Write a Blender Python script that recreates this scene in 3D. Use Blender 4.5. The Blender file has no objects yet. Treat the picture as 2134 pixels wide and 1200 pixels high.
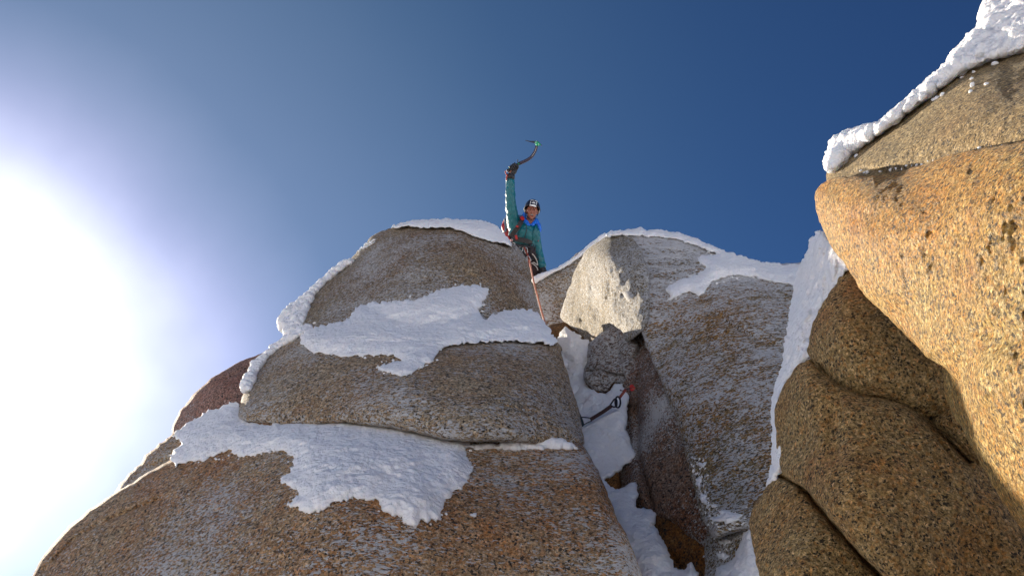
import bpy, bmesh, math, random
import numpy as np
from mathutils import Vector, Matrix
from mathutils.geometry import delaunay_2d_cdt

random.seed(7); rng = np.random.default_rng(7)
SC = bpy.context.scene
COL = SC.collection

# ------------------------------------------------------------------ camera, sky, sun, exposure
PITCH = math.radians(35.0)
FPX = 1741.0                       # focal length in units of a 2134 wide picture
CAM = np.array([0.0, 0.0, 1.6])
CR = np.array([1.0, 0.0, 0.0])
CU = np.array([0.0, -math.sin(PITCH), math.cos(PITCH)])
CF = np.array([0.0, math.cos(PITCH), math.sin(PITCH)])
cd = bpy.data.cameras.new("camera"); cam = bpy.data.objects.new("camera", cd); COL.objects.link(cam)
cam.location = CAM; cam.rotation_euler = (math.radians(90) + PITCH, 0, 0)
cd.sensor_width = 36; cd.lens = 36 * FPX / 2134; cd.clip_start = 0.05; cd.clip_end = 5000
SC.camera = cam

sv = CR * (-1217) + CU * (-178) + CF * 1741
sv = sv / np.linalg.norm(sv)
SUN_EL = math.asin(sv[2]); SUN_AZ = math.atan2(sv[0], sv[1])     # azimuth clockwise from +Y
sl = bpy.data.lights.new("sun", 'SUN'); so = bpy.data.objects.new("sun", sl); COL.objects.link(so)
sl.energy = 3.8; sl.angle = math.radians(0.5); sl.color = (1.0, 0.87, 0.68)
so.rotation_euler = Vector(sv).to_track_quat('Z', 'Y').to_euler()

W = bpy.data.worlds.new("World"); SC.world = W; W.use_nodes = True
nt = W.node_tree; N = nt.nodes; L = nt.links; N.clear()
out = N.new('ShaderNodeOutputWorld'); bg = N.new('ShaderNodeBackground'); L.new(bg.outputs[0], out.inputs[0])
sky = N.new('ShaderNodeTexSky'); sky.sky_type = 'NISHITA'; sky.sun_disc = False
sky.sun_elevation = SUN_EL; sky.sun_rotation = SUN_AZ; sky.altitude = 3500
sky.air_density = 1.0; sky.dust_density = 0.6; sky.ozone_density = 2.5
tc = N.new('ShaderNodeTexCoord')
dp = N.new('ShaderNodeVectorMath'); dp.operation = 'DOT_PRODUCT'; dp.inputs[1].default_value = tuple(sv)
nrm = N.new('ShaderNodeVectorMath'); nrm.operation = 'NORMALIZE'
L.new(tc.outputs['Generated'], nrm.inputs[0]); L.new(nrm.outputs[0], dp.inputs[0])
# thin high cloud and ice haze around the sun
cl = N.new('ShaderNodeTexNoise'); cl.inputs['Scale'].default_value = 2.2; cl.inputs['Detail'].default_value = 5
cl.inputs['Roughness'].default_value = 0.5
L.new(nrm.outputs[0], cl.inputs['Vector'])
clm = N.new('ShaderNodeMath'); clm.operation = 'MULTIPLY_ADD'; clm.inputs[1].default_value = 0.05; clm.inputs[2].default_value = -0.025
L.new(cl.outputs['Fac'], clm.inputs[0])
dsum = N.new('ShaderNodeMath'); dsum.operation = 'ADD'; L.new(dp.outputs['Value'], dsum.inputs[0]); L.new(clm.outputs[0], dsum.inputs[1])
ramp = N.new('ShaderNodeValToRGB'); cr = ramp.color_ramp; cr.interpolation = 'B_SPLINE'
HAZE = [(0.0, (0, 0, 0)), (0.42, (0.0, 0.0, 0.0)), (0.62, (0.003, 0.006, 0.003)), (0.76, (0.014, 0.022, 0.014)), (0.84, (0.028, 0.040, 0.031)),
        (0.925, (0.068, 0.082, 0.074)), (0.955, (0.142, 0.150, 0.158)), (0.978, (0.33, 0.305, 0.375)), (1.0, (1, 1, 1))]
cr.elements[0].position = HAZE[0][0]; cr.elements[0].color = (0, 0, 0, 1)
cr.elements[1].position = 1.0; cr.elements[1].color = (1, 1, 1, 1)
for p, c in HAZE[1:-1]:
    e = cr.elements.new(p); e.color = (*c, 1)
L.new(dsum.outputs[0], ramp.inputs[0])
hs = N.new('ShaderNodeVectorMath'); hs.operation = 'SCALE'; hs.inputs['Scale'].default_value = 9.0
L.new(ramp.outputs[0], hs.inputs[0])
tint = N.new('ShaderNodeVectorMath'); tint.operation = 'MULTIPLY'; tint.inputs[1].default_value = (0.20, 0.325, 0.475)
L.new(sky.outputs[0], tint.inputs[0])
ad = N.new('ShaderNodeVectorMath'); ad.operation = 'ADD'; L.new(tint.outputs[0], ad.inputs[0]); L.new(hs.outputs[0], ad.inputs[1])
# warm bright band at the horizon, added out of frame to fill the shade
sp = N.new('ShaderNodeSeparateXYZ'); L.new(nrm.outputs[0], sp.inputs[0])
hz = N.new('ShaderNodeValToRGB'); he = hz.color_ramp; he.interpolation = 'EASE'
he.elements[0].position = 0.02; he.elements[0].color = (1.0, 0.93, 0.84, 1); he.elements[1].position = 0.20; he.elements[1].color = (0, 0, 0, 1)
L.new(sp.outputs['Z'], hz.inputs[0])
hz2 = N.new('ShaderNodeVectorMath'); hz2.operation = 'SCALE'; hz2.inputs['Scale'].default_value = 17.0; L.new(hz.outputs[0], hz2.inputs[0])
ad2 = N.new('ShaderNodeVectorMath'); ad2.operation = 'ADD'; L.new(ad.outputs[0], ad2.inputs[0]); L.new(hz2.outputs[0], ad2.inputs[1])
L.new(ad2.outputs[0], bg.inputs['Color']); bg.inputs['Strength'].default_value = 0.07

SC.view_settings.view_transform = 'Standard'; SC.view_settings.look = 'None'
SC.view_settings.gamma = 1.0; SC.view_settings.exposure = 1.55

# ------------------------------------------------------------------ helpers
KS = 0.82                          # metres per depth unit used below
def P(px, py, z):
    """world point on the sight line (px,py) of the survey, z depth units from the survey point"""
    z = z * KS
    return CAM + z * (CF + CR * ((px - 1067) / FPX) + CU * ((600 - py) / FPX))

def PA(px, py, z):
    px = np.asarray(px, float); py = np.asarray(py, float); z = np.asarray(z, float) * KS
    return CAM + z[:, None] * (CF + np.outer((px - 1067) / FPX, CR) + np.outer((600 - py) / FPX, CU))

_perm = rng.permutation(4096)
_grad = rng.normal(size=(4096, 3)); _grad /= np.linalg.norm(_grad, axis=1)[:, None]
def _h(i, j, k):
    return _perm[(_perm[(_perm[i & 4095] + j) & 4095] + k) & 4095]
def perlin(p):
    i = np.floor(p).astype(int); f = p - i; u = f * f * f * (f * (f * 6 - 15) + 10)
    r = 0
    for a in (0, 1):
        for b in (0, 1):
            for c in (0, 1):
                g = _grad[_h(i[:, 0] + a, i[:, 1] + b, i[:, 2] + c)]
                d = f - np.array([a, b, c])
                w = (u[:, 0] if a else 1 - u[:, 0]) * (u[:, 1] if b else 1 - u[:, 1]) * (u[:, 2] if c else 1 - u[:, 2])
                r = r + w * (g * d).sum(1)
    return r
def fbm(p, octaves=4, gain=0.5):
    a = 1; s = 0
    for o in range(octaves):
        s = s + a * perlin(p * 2 ** o + 17.3 * o); a *= gain
    return s
_cell = rng.random((4096, 3))
def worley(p):
    i = np.floor(p).astype(int); best = np.full(len(p), 9.0)
    for a in (-1, 0, 1):
        for b in (-1, 0, 1):
            for c in (-1, 0, 1):
                q = i + np.array([a, b, c]); h = _h(q[:, 0], q[:, 1], q[:, 2])
                d = ((q + _cell[h] - p) ** 2).sum(1)
                best = np.minimum(best, d)
    return np.sqrt(best)

def tps(ctrl):
    c = np.array(ctrl, float); xy = c[:, :2] / 500.0; v = 1.0 / c[:, 2]; n = len(c)
    def phi(r2): return np.where(r2 > 1e-12, 0.5 * r2 * np.log(np.maximum(r2, 1e-12)), 0)
    K = phi(((xy[:, None] - xy[None]) ** 2).sum(2)) + 2e-3 * np.eye(n) * (n > 3)
    Q = np.hstack([np.ones((n, 1)), xy]); A = np.zeros((n + 3, n + 3)); A[:n, :n] = K; A[:n, n:] = Q; A[n:, :n] = Q.T
    s = np.linalg.lstsq(A, np.concatenate([v, np.zeros(3)]), rcond=None)[0]
    lo, hi = c[:, 2].min() * 0.72, c[:, 2].max() * 1.25
    def f(px, py):
        q = np.stack([np.asarray(px, float), np.asarray(py, float)], 1) / 500.0
        val = phi(((q[:, None] - xy[None]) ** 2).sum(2)) @ s[:n] + np.hstack([np.ones((len(q), 1)), q]) @ s[n:]
        return 1.0 / np.clip(val, 1 / hi, 1 / lo)
    return f

def smooth_poly(pts, step, wob=0.0, wscale=0.05, seed=0):
    """closed Catmull-Rom through pts, resampled every step, outline roughened by wob"""
    p = np.array(pts, float); n = len(p); o = []
    for i in range(n):
        a, b, c, d = p[i - 1], p[i], p[(i + 1) % n], p[(i + 2) % n]
        m = max(2, int(np.linalg.norm(c - b) / step))
        for k in range(m):
            t = k / m
            m1 = (c - a) * 0.5 * 0.8; m2 = (d - b) * 0.5 * 0.8
            o.append((2*t**3-3*t**2+1)*b + (t**3-2*t**2+t)*m1 + (-2*t**3+3*t**2)*c + (t**3-t**2)*m2)
    o = np.array(o)
    if wob:
        q = np.column_stack([o * wscale, np.full(len(o), seed * 3.7)])
        o = o + wob * np.stack([fbm(q, 3, 0.7), fbm(q + 31.7, 3, 0.7)], 1)
    keep = [o[0]]
    for v in o[1:]:
        if np.linalg.norm(v - keep[-1]) > step * 0.45: keep.append(v)
    if np.linalg.norm(keep[0] - keep[-1]) < step * 0.45: keep.pop()
    return np.array(keep)

def seg_dist(q, poly, closed=True):
    a = poly if closed else poly[:-1]; b = np.roll(poly, -1, 0) if closed else poly[1:]
    best = np.full(len(q), 1e18)
    for s in range(0, len(a), 64):
        A = a[s:s+64]; B = b[s:s+64]; ab = B - A
        t = np.clip(((q[:, None] - A[None]) * ab[None]).sum(2) / np.maximum((ab ** 2).sum(1), 1e-9)[None], 0, 1)
        d = ((q[:, None] - (A[None] + t[..., None] * ab[None])) ** 2).sum(2).min(1)
        best = np.minimum(best, d)
    return np.sqrt(best)
def inside(q, poly):
    x, y = q[:, 0], q[:, 1]; r = np.zeros(len(q), bool); n = len(poly)
    for i in range(n):
        x1, y1 = poly[i]; x2, y2 = poly[(i + 1) % n]
        if y1 == y2: continue
        c = ((y1 > y) != (y2 > y)) & (x < (x2 - x1) * (y - y1) / (y2 - y1) + x1); r ^= c
    return r

def triangulate(poly, step, rings, extra=()):
    lo = poly.min(0); hi = poly.max(0)
    gx, gy = np.meshgrid(np.arange(lo[0], hi[0], step), np.arange(lo[1], hi[1], step * 0.87))
    gx = gx + (np.arange(gx.shape[0]) % 2)[:, None] * step * 0.5
    q = np.stack([gx.ravel(), gy.ravel()], 1) + rng.uniform(-0.18, 0.18, (gx.size, 2)) * step
    q = q[inside(q, poly)]; d = seg_dist(q, poly); q = q[d > (rings[-1] if rings else 0) + step * 0.5]
    for e in extra:
        e = smooth_open(e, step * 0.6); te = np.gradient(e, axis=0); ne = np.stack([-te[:, 1], te[:, 0]], 1); ne /= np.linalg.norm(ne, axis=1)[:, None] + 1e-9
        q = q[seg_dist(q, e, False) > step * 1.3]
        for o_ in (-1.2, -0.6, -0.25, 0, 0.25, 0.6, 1.2):
            c = e + ne * o_ * step + rng.uniform(-.1, .1, e.shape) * step; c = c[inside(c, poly)]; q = np.concatenate([q, c[seg_dist(c, poly) > (rings[-1] if rings else 0)]])
    allp = [q]
    t = np.roll(poly, -1, 0) - np.roll(poly, 1, 0); nn = np.stack([-t[:, 1], t[:, 0]], 1)
    nn /= np.linalg.norm(nn, axis=1)[:, None] + 1e-9
    area = 0.5 * np.sum(poly[:, 0] * np.roll(poly[:, 1], -1) - np.roll(poly[:, 0], -1) * poly[:, 1])
    if area < 0: nn = -nn
    for r in rings:
        c = poly + nn * r; c = c[inside(c, poly)]; dd = seg_dist(c, poly); allp.append(c[dd > 0.85 * r])
    q = np.concatenate(allp)
    n = len(poly)
    co = [Vector(v) for v in poly] + [Vector(v) for v in q]
    r = delaunay_2d_cdt(co, [(i, (i + 1) % n) for i in range(n)], [], 1, 1e-4)
    return np.array([tuple(v) for v in r[0]]), [tuple(f) for f in r[2]]

def mesh_obj(name, verts, faces, mat, parent=None, smooth=True, origin=None):
    me = bpy.data.meshes.new(name)
    verts = np.asarray(verts, float)
    if origin is None and parent is None:
        origin = verts.mean(0); origin = np.array([origin[0], origin[1], verts[:, 2].min()])
    if origin is not None: verts = verts - origin
    me.from_pydata([tuple(v) for v in verts], [], faces); me.update()
    if smooth: me.polygons.foreach_set('use_smooth', [True] * len(me.polygons))
    ob = bpy.data.objects.new(name, me); COL.objects.link(ob)
    if mat: me.materials.append(mat)
    if origin is not None: ob.location = origin
    if parent is not None: ob.parent = parent; ob.matrix_parent_inverse = Matrix.Translation(-Vector(parent.location))
    return ob
def tag(o, label=None, cat=None, group=None, kind=None):
    if label: o['label'] = label
    if cat: o['category'] = cat
    if group: o['group'] = group
    if kind: o['kind'] = kind
    return o

ROCKS = {}
class Rock:
    """a boulder: outline, depth of its face, rounding radius of its rim, thickness behind"""
    def __init__(s, key, outline, ctrl, R, B, amp=0.05, nscale=1.2, cracks=(), dents=(), step=6, wob=4, seed=0, fine=0.012, zs=1.0, bpow=1.0):
        s.bpow = bpow
        ctrl = [(a, b, c * zs) for a, b, c in ctrl]; R *= zs; B *= zs; amp *= zs; nscale /= zs; fine *= zs; cracks = [(p, w, d * zs) for p, w, d in cracks]; dents = [(*q[:4], q[4] * zs) for q in dents]
        s.poly = smooth_poly(outline, step * 1.1, wob, 0.03, seed)
        s.f = tps(ctrl); s.R = R; s.B = B; s.amp = amp; s.ns = nscale; s.cracks = cracks; s.dents = dents; s.step = step; s.seed = seed
        s.fine = fine
        s.zm = float(np.median([c[2] for c in ctrl])); ROCKS[key] = s
    def parts(s, px, py, dmin=0.0):
        q = np.stack([px, py], 1); z0 = s.f(px, py)
        d = seg_dist(q, s.poly); ins = inside(q, s.poly); d = np.where(ins, d, 0)
        return q, z0, d
    def wcrack(s, pts):
        pl = smooth_open(pts, 7); return pl + 4 * np.stack([fbm(np.column_stack([pl*0.03, np.full(len(pl), s.seed)]), 3), fbm(np.column_stack([pl*0.03+9, np.full(len(pl), s.seed)]), 3)], 1)
    def relief(s, q, z0):
        w = PA(q[:, 0], q[:, 1], z0)
        r = s.amp * 2 * fbm(w * s.ns + s.seed * 5.1, 4, 0.5) + s.fine * fbm(w * 14, 3, 0.6) + s.fine * 0.35 * perlin(w * 70) + s.fine * 1.6 * np.abs(perlin(w * 3.3 + s.seed)) + s.fine * 0.5 * perlin(w * 38)
        for pts, wd, dep in s.cracks:
            pl = s.wcrack(pts)
            dd = seg_dist(q, pl, False); r = r + dep * np.exp(-(dd / wd) ** 2) + 0.3 * dep * np.exp(-(dd / (wd * 4)) ** 2)
        for cx, cy, rx, ry, dep in s.dents:
            r = r + dep * np.exp(-((q[:, 0] - cx) / rx) ** 2 - ((q[:, 1] - cy) / ry) ** 2)
        return r
    def z(s, px, py, cl=0.0):
        px = np.asarray(px, float); py = np.asarray(py, float)
        q, z0, d = s.parts(px, py); k = np.clip(np.maximum(d * s.zm / FPX / s.R, cl), 0, 1)
        return z0 + s.R * (1 - np.sqrt(np.maximum(0, 1 - (1 - k) ** 2))) + s.relief(q, z0)
    def build(s, name, mat, label, cat, group=None):
        v, f = triangulate(s.poly, s.step, [s.step * r for r in (0.18, 0.5, 1.0, 1.7)], [s.wcrack(c[0]) for c in s.cracks])
        q, z0, d = s.parts(v[:, 0], v[:, 1])
        bd = seg_dist(v, s.poly) < 1e-3; d = np.where(bd, 0, d)
        k = np.clip(d * s.zm / FPX / s.R, 0, 1); prof = np.sqrt(np.maximum(0, 1 - (1 - k) ** 2))
        zf = z0 + s.R * (1 - prof) + s.relief(q, z0) * np.clip(0.3 + k * 2, 0, 1)
        kb = np.clip(d * s.zm / FPX / (s.B * 1.1), 0, 1); pb = np.sqrt(np.maximum(0, 1 - (1 - kb) ** 2))
        zb = z0 + s.R + s.B * pb ** s.bpow + s.relief(q, z0) * np.clip(0.3 + k * 2, 0, 1)
        zb = np.maximum(zb, zf + np.where(bd, 0, 0.002))
        nv = len(v); F = PA(v[:, 0], v[:, 1], zf); Bk = PA(v[:, 0], v[:, 1], zb)
        idx = np.where(bd, np.arange(nv), np.arange(nv) + nv)
        faces = [orient(t, v) for t in f]
        back = [tuple(int(idx[i]) for i in reversed(t)) for t in faces]
        ob = mesh_obj(name, np.concatenate([F, Bk]), faces + back, mat)
        return tag(ob, label, cat, group)
def smooth_open(pts, step=8):
    p = np.array(pts, float); o = []
    for i in range(len(p) - 1):
        m = max(1, int(np.linalg.norm(p[i+1] - p[i]) / step))
        a = p[max(i-1, 0)]; d = p[min(i+2, len(p)-1)]
        for k in range(m):
            t = k / m; m1 = (p[i+1] - a) * 0.45; m2 = (d - p[i]) * 0.45
            o.append((2*t**3-3*t**2+1)*p[i] + (t**3-2*t**2+t)*m1 + (-2*t**3+3*t**2)*p[i+1] + (t**3-t**2)*m2)
    o.append(p[-1]); return np.array(o)
def orient(t, v):
    a, b, c = v[t[0]], v[t[1]], v[t[2]]
    # picture y points down: a clockwise triangle there faces the camera
    return t if ((b[0]-a[0])*(c[1]-a[1]) - (b[1]-a[1])*(c[0]-a[0])) < 0 else (t[0], t[2], t[1])

def snow_sheet(name, outline, zf, H, mat, label, cat, group=None, step=3.6, wob=7, edge=0.10, lump=0.035, seed=1, wscale=0.07, ls=9.0, thick=0.25, pw=0.5):
    """snow plastered on rock: zf = depth of the surface below it, H = thickness"""
    poly = smooth_poly(outline, step, wob, wscale, seed)
    v, f = triangulate(poly, step, [step * r for r in (0.3, 0.8, 1.5)])
    zs = zf(v[:, 0], v[:, 1]); d = seg_dist(v, poly) * float(np.median(zs)) / FPX
    bd = seg_dist(v, poly) < 1e-3
    k = np.clip(d / edge, 0, 1); prof = np.maximum(0, 1 - (1 - k) ** 2) ** pw
    w = PA(v[:, 0], v[:, 1], zs); ww = w + 0.05 * np.stack([perlin(w*6), perlin(w*6+7), perlin(w*6+13)], 1)
    bump = lump * (0.9 - worley(ww * ls)) + lump * 0.5 * (0.8 - worley(ww * ls * 2.3)) + lump * 0.3 * (0.8 - worley(ww * ls * 5)) + lump * 1.6 * fbm(w * 2.5, 3)
    zt = zs - (H * prof + bump * np.clip(prof, 0, 1)) - 0.02
    zb = zs + np.where(bd, 0.03, thick); nv = len(v)
    Fv = PA(v[:, 0], v[:, 1], np.where(bd, zs - 0.015, zt)); Bv = PA(v[:, 0], v[:, 1], zb)
    faces = [orient(t, v) for t in f]; back = [tuple(int(i) + nv for i in reversed(t)) for t in faces]
    # rim faces
    cnt = {}
    for t in faces:
        for a, b in ((t[0], t[1]), (t[1], t[2]), (t[2], t[0])):
            cnt[(a, b)] = 1
    rim = [(b, a, a + nv, b + nv) for (a, b) in cnt if (b, a) not in cnt]
    ob = mesh_obj(name, np.concatenate([Fv, Bv]), faces + back + rim, mat)
    return tag(ob, label, cat, group)

def add_capsule(bm, p0, r0, p1, r1, seg=12):
    p0 = Vector(p0); p1 = Vector(p1); d = p1 - p0
    q = d.to_track_quat('Z', 'Y') if d.length > 1e-6 else Vector((0, 0, 1)).to_track_quat('Z', 'Y')
    rows = []; n = 4
    for i in range(n + 1):
        a = -math.pi / 2 + math.pi / 2 * i / n; rows.append((p0, r0 * math.cos(a), r0 * math.sin(a)))
    for i in range(n + 1):
        a = math.pi / 2 * i / n; rows.append((p1, r1 * math.cos(a), r1 * math.sin(a)))
    prev = None; first = None
    for (c, r, h) in rows:
        if r < 1e-6: ring = [bm.verts.new(c + q @ Vector((0, 0, h)))]
        else: ring = [bm.verts.new(c + q @ Vector((r*math.cos(2*math.pi*k/seg), r*math.sin(2*math.pi*k/seg), h))) for k in range(seg)]
        if prev is not None:
            if len(prev) == 1: [bm.faces.new((prev[0], ring[(k+1) % seg], ring[k])) for k in range(seg)]
            elif len(ring) == 1: [bm.faces.new((prev[k], prev[(k+1) % seg], ring[0])) for k in range(seg)]
            else: [bm.faces.new((prev[k], prev[(k+1) % seg], ring[(k+1) % seg], ring[k])) for k in range(seg)]
        prev = ring
def add_ellipsoid(bm, c, ax, seg=16, rings=10):
    """ax: three axis vectors (with lengths)"""
    M = Matrix((ax[0], ax[1], ax[2])).transposed().to_4x4()
    if M.determinant() < 0: M = Matrix((ax[1], ax[0], ax[2])).transposed().to_4x4()
    M.translation = Vector(c)
    bmesh.ops.create_uvsphere(bm, u_segments=seg, v_segments=rings, radius=1.0, matrix=M)
_ib = bmesh.new(); bmesh.ops.create_icosphere(_ib, subdivisions=2, radius=1.0); _ib.verts.ensure_lookup_table()
ICO_V = np.array([tuple(v.co) for v in _ib.verts]); ICO_F = np.array([[v.index for v in f.verts] for f in _ib.faces]); _ib.free()
def spheres(cr):
    """many small round shapes at once: list of (centre, radius)"""
    v = np.concatenate([ICO_V * r + np.asarray(c) for c, r in cr]); f = np.concatenate([ICO_F + i * len(ICO_V) for i in range(len(cr))])
    me = bpy.data.meshes.new('spheres'); me.from_pydata(v.tolist(), [], f.tolist()); return me
def fuse(name, bm, voxel, mat, parent=None, smooth_it=2, disp=None, origin=None, biggest=False):
    """join overlapping closed shapes into one continuous skin"""
    if isinstance(bm, bpy.types.Mesh): me = bm
    else: me = bpy.data.meshes.new(name + "_tmp"); bm.to_mesh(me); bm.free()
    o = bpy.data.objects.new(name + "_tmp", me); COL.objects.link(o)
    m = o.modifiers.new('r', 'REMESH'); m.mode = 'VOXEL'; m.voxel_size = voxel; m.use_smooth_shade = True
    if smooth_it:
        s = o.modifiers.new('s', 'SMOOTH'); s.iterations = smooth_it; s.factor = 0.5
    dg = bpy.context.evaluated_depsgraph_get(); ev = o.evaluated_get(dg)
    me2 = bpy.data.meshes.new_from_object(ev); bpy.data.objects.remove(o); bpy.data.meshes.remove(me)
    n = len(me2.vertices); co = np.empty(n * 3); me2.vertices.foreach_get('co', co); co = co.reshape(-1, 3)
    no = np.empty(n * 3); me2.vertices.foreach_get('normal', no); no = no.reshape(-1, 3)
    if disp is not None: co = co + no * disp(co)[:, None]
    faces = [tuple(p.vertices) for p in me2.polygons]; bpy.data.meshes.remove(me2)
    if biggest:
        par = list(range(n))
        def root(i):
            while par[i] != i: par[i] = par[par[i]]; i = par[i]
            return i
        for f in faces:
            r0 = root(f[0])
            for i in f[1:]:
                r1 = root(i)
                if r1 != r0: par[r1] = r0
        lab = np.array([root(i) for i in range(n)]); u, ct = np.unique(lab, return_counts=True); keep = lab == u[ct.argmax()]
        new = np.cumsum(keep) - 1; faces = [tuple(int(new[i]) for i in f) for f in faces if keep[f[0]]]; co = co[keep]
    return mesh_obj(name, co, faces, mat, parent, origin=origin)
def caul(amp, s):
    return lambda p: amp * (0.8 - worley(p * s)) + amp * 0.6 * (0.8 - worley(p * s * 2.4)) + amp * 0.8 * fbm(p * s * 0.5, 3)
def snow_clump(name, outline, zf, n, r0, r1, spread, voxel, mat, label, cat, group=None, amp=0.02, ls=14, shrink=0.5):
    poly = np.array(outline, float); lo = poly.min(0); hi = poly.max(0); bm = []; pts = []
    while len(pts) < n:
        q = rng.uniform(lo, hi, (1600, 2)); q = q[inside(q, poly)]; pts += list(q)
    q = np.array(pts[:n]); z = zf(q[:, 0], q[:, 1]); d = seg_dist(q, poly) * z / FPX
    for (x, y), zz, dd in zip(q, z, d):
        r = min(r1, max(r0, dd * 1.15 + r0 * shrink)) * random.uniform(0.35, 1.05)
        c = P(x, y, zz + random.uniform(-0.3, 1.0) * spread)
        bm.append((c, r))
    ob = fuse(name, spheres(bm), voxel, mat, None, 3, caul(amp, ls), biggest=True)
    return tag(ob, label, cat, group)

def tube(bm, pts, radii, seg=8, caps=True, closed=False):
    pts = [Vector(p) for p in pts]; n = len(pts)
    if not hasattr(radii, '__len__'): radii = [radii] * n
    up = None; rings = []
    for i, p in enumerate(pts):
        a = pts[(i - 1) % n] if closed else pts[max(i - 1, 0)]; b = pts[(i + 1) % n] if closed else pts[min(i + 1, n - 1)]
        t = (b - a).normalized()
        if up is None: up = t.orthogonal().normalized()
        up = (up - t * up.dot(t)).normalized(); s = t.cross(up)
        rings.append([bm.verts.new(p + (up * math.cos(2*math.pi*k/seg) + s * math.sin(2*math.pi*k/seg)) * radii[i]) for k in range(seg)])
    m = n if closed else n - 1
    for i in range(m):
        r, q = rings[i], rings[(i + 1) % n]
        for k in range(seg): bm.faces.new((r[k], r[(k+1) % seg], q[(k+1) % seg], q[k]))
    if caps and not closed:
        bm.faces.new(list(reversed(rings[0]))); bm.faces.new(rings[-1])
def bm_obj(name, bm, mat, parent=None, smooth=True):
    bmesh.ops.recalc_face_normals(bm, faces=bm.faces); bm.verts.ensure_lookup_table(); bm.verts.index_update()
    v = [tuple(x.co) for x in bm.verts]; f = [tuple(x.index for x in q.verts) for q in bm.faces]; bm.free()
    return mesh_obj(name, v, f, mat, parent, smooth)
def empty(name, loc):
    o = bpy.data.objects.new(name, None); COL.objects.link(o); o.location = Vector(loc); o.empty_display_size = 0.1
    return o
def bez(pts, n=10):
    return [tuple(v) for v in catmull3(pts, n)]
def catmull3(pts, n=8):
    p = np.array(pts, float); o = []
    for i in range(len(p) - 1):
        a = p[max(i-1, 0)]; d = p[min(i+2, len(p)-1)]
        for k in range(n):
            t = k / n; m1 = (p[i+1] - a) * 0.5; m2 = (d - p[i]) * 0.5
            o.append((2*t**3-3*t**2+1)*p[i] + (t**3-2*t**2+t)*m1 + (-2*t**3+3*t**2)*p[i+1] + (t**3-t**2)*m2)
    o.append(p[-1]); return o

# ------------------------------------------------------------------ materials
def newmat(name):
    m = bpy.data.materials.new(name); m.use_nodes = True; t = m.node_tree; t.nodes.clear()
    o = t.nodes.new('ShaderNodeOutputMaterial'); b = t.nodes.new('ShaderNodeBsdfPrincipled'); t.links.new(b.outputs[0], o.inputs[0])
    return m, t, b
class G:
    def __init__(s, t): s.t = t
    def n(s, ty, **k):
        x = s.t.nodes.new(ty)
        for a, v in k.items(): setattr(x, a, v)
        return x
    def l(s, a, b): s.t.links.new(a, b)
    def noise(s, vec, scale, detail=4, rough=0.55, dist=0.0):
        x = s.n('ShaderNodeTexNoise'); s.l(vec, x.inputs['Vector']); x.inputs['Scale'].default_value = scale
        x.inputs['Detail'].default_value = detail; x.inputs['Roughness'].default_value = rough; x.inputs['Distortion'].default_value = dist
        return x.outputs['Fac']
    def vor(s, vec, scale, feat='F1', out='Color', rnd=1.0):
        x = s.n('ShaderNodeTexVoronoi', feature=feat); s.l(vec, x.inputs['Vector']); x.inputs['Scale'].default_value = scale
        x.inputs['Randomness'].default_value = rnd
        return x.outputs[out]
    def math(s, op, a, b=None, c=None, clamp=False):
        x = s.n('ShaderNodeMath', operation=op, use_clamp=clamp)
        for i, v in enumerate((a, b, c)):
            if v is None: continue
            if isinstance(v, (int, float)): x.inputs[i].default_value = v
            else: s.l(v, x.inputs[i])
        return x.outputs[0]
    def ramp(s, v, stops, mode='LINEAR'):
        x = s.n('ShaderNodeValToRGB'); c = x.color_ramp; c.interpolation = mode
        def col(k): return (k, k, k, 1) if isinstance(k, (int, float)) else (*k, 1)
        c.elements[0].position = stops[0][0]; c.elements[0].color = col(stops[0][1])
        c.elements[1].position = stops[-1][0]; c.elements[1].color = col(stops[-1][1])
        for p, k in stops[1:-1]: c.elements.new(p).color = col(k)
        s.l(v, x.inputs[0]); return x.outputs[0]
    def mix(s, f, a, b, mode='MIX'):
        x = s.n('ShaderNodeMix', data_type='RGBA', blend_type=mode)
        for i, v in ((0, f), (6, a), (7, b)):
            if isinstance(v, (int, float)): x.inputs[i].default_value = v
            elif isinstance(v, tuple): x.inputs[i].default_value = (*v, 1)
            else: s.l(v, x.inputs[i])
        return x.outputs[2]
    def mapping(s, vec, rot=(0, 0, 0), scale=(1, 1, 1), loc=(0, 0, 0)):
        x = s.n('ShaderNodeMapping'); s.l(vec, x.inputs[0]); x.inputs['Rotation'].default_value = tuple(math.radians(a) for a in rot)
        x.inputs['Scale'].default_value = scale; x.inputs['Location'].default_value = loc; return x.outputs[0]

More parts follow.
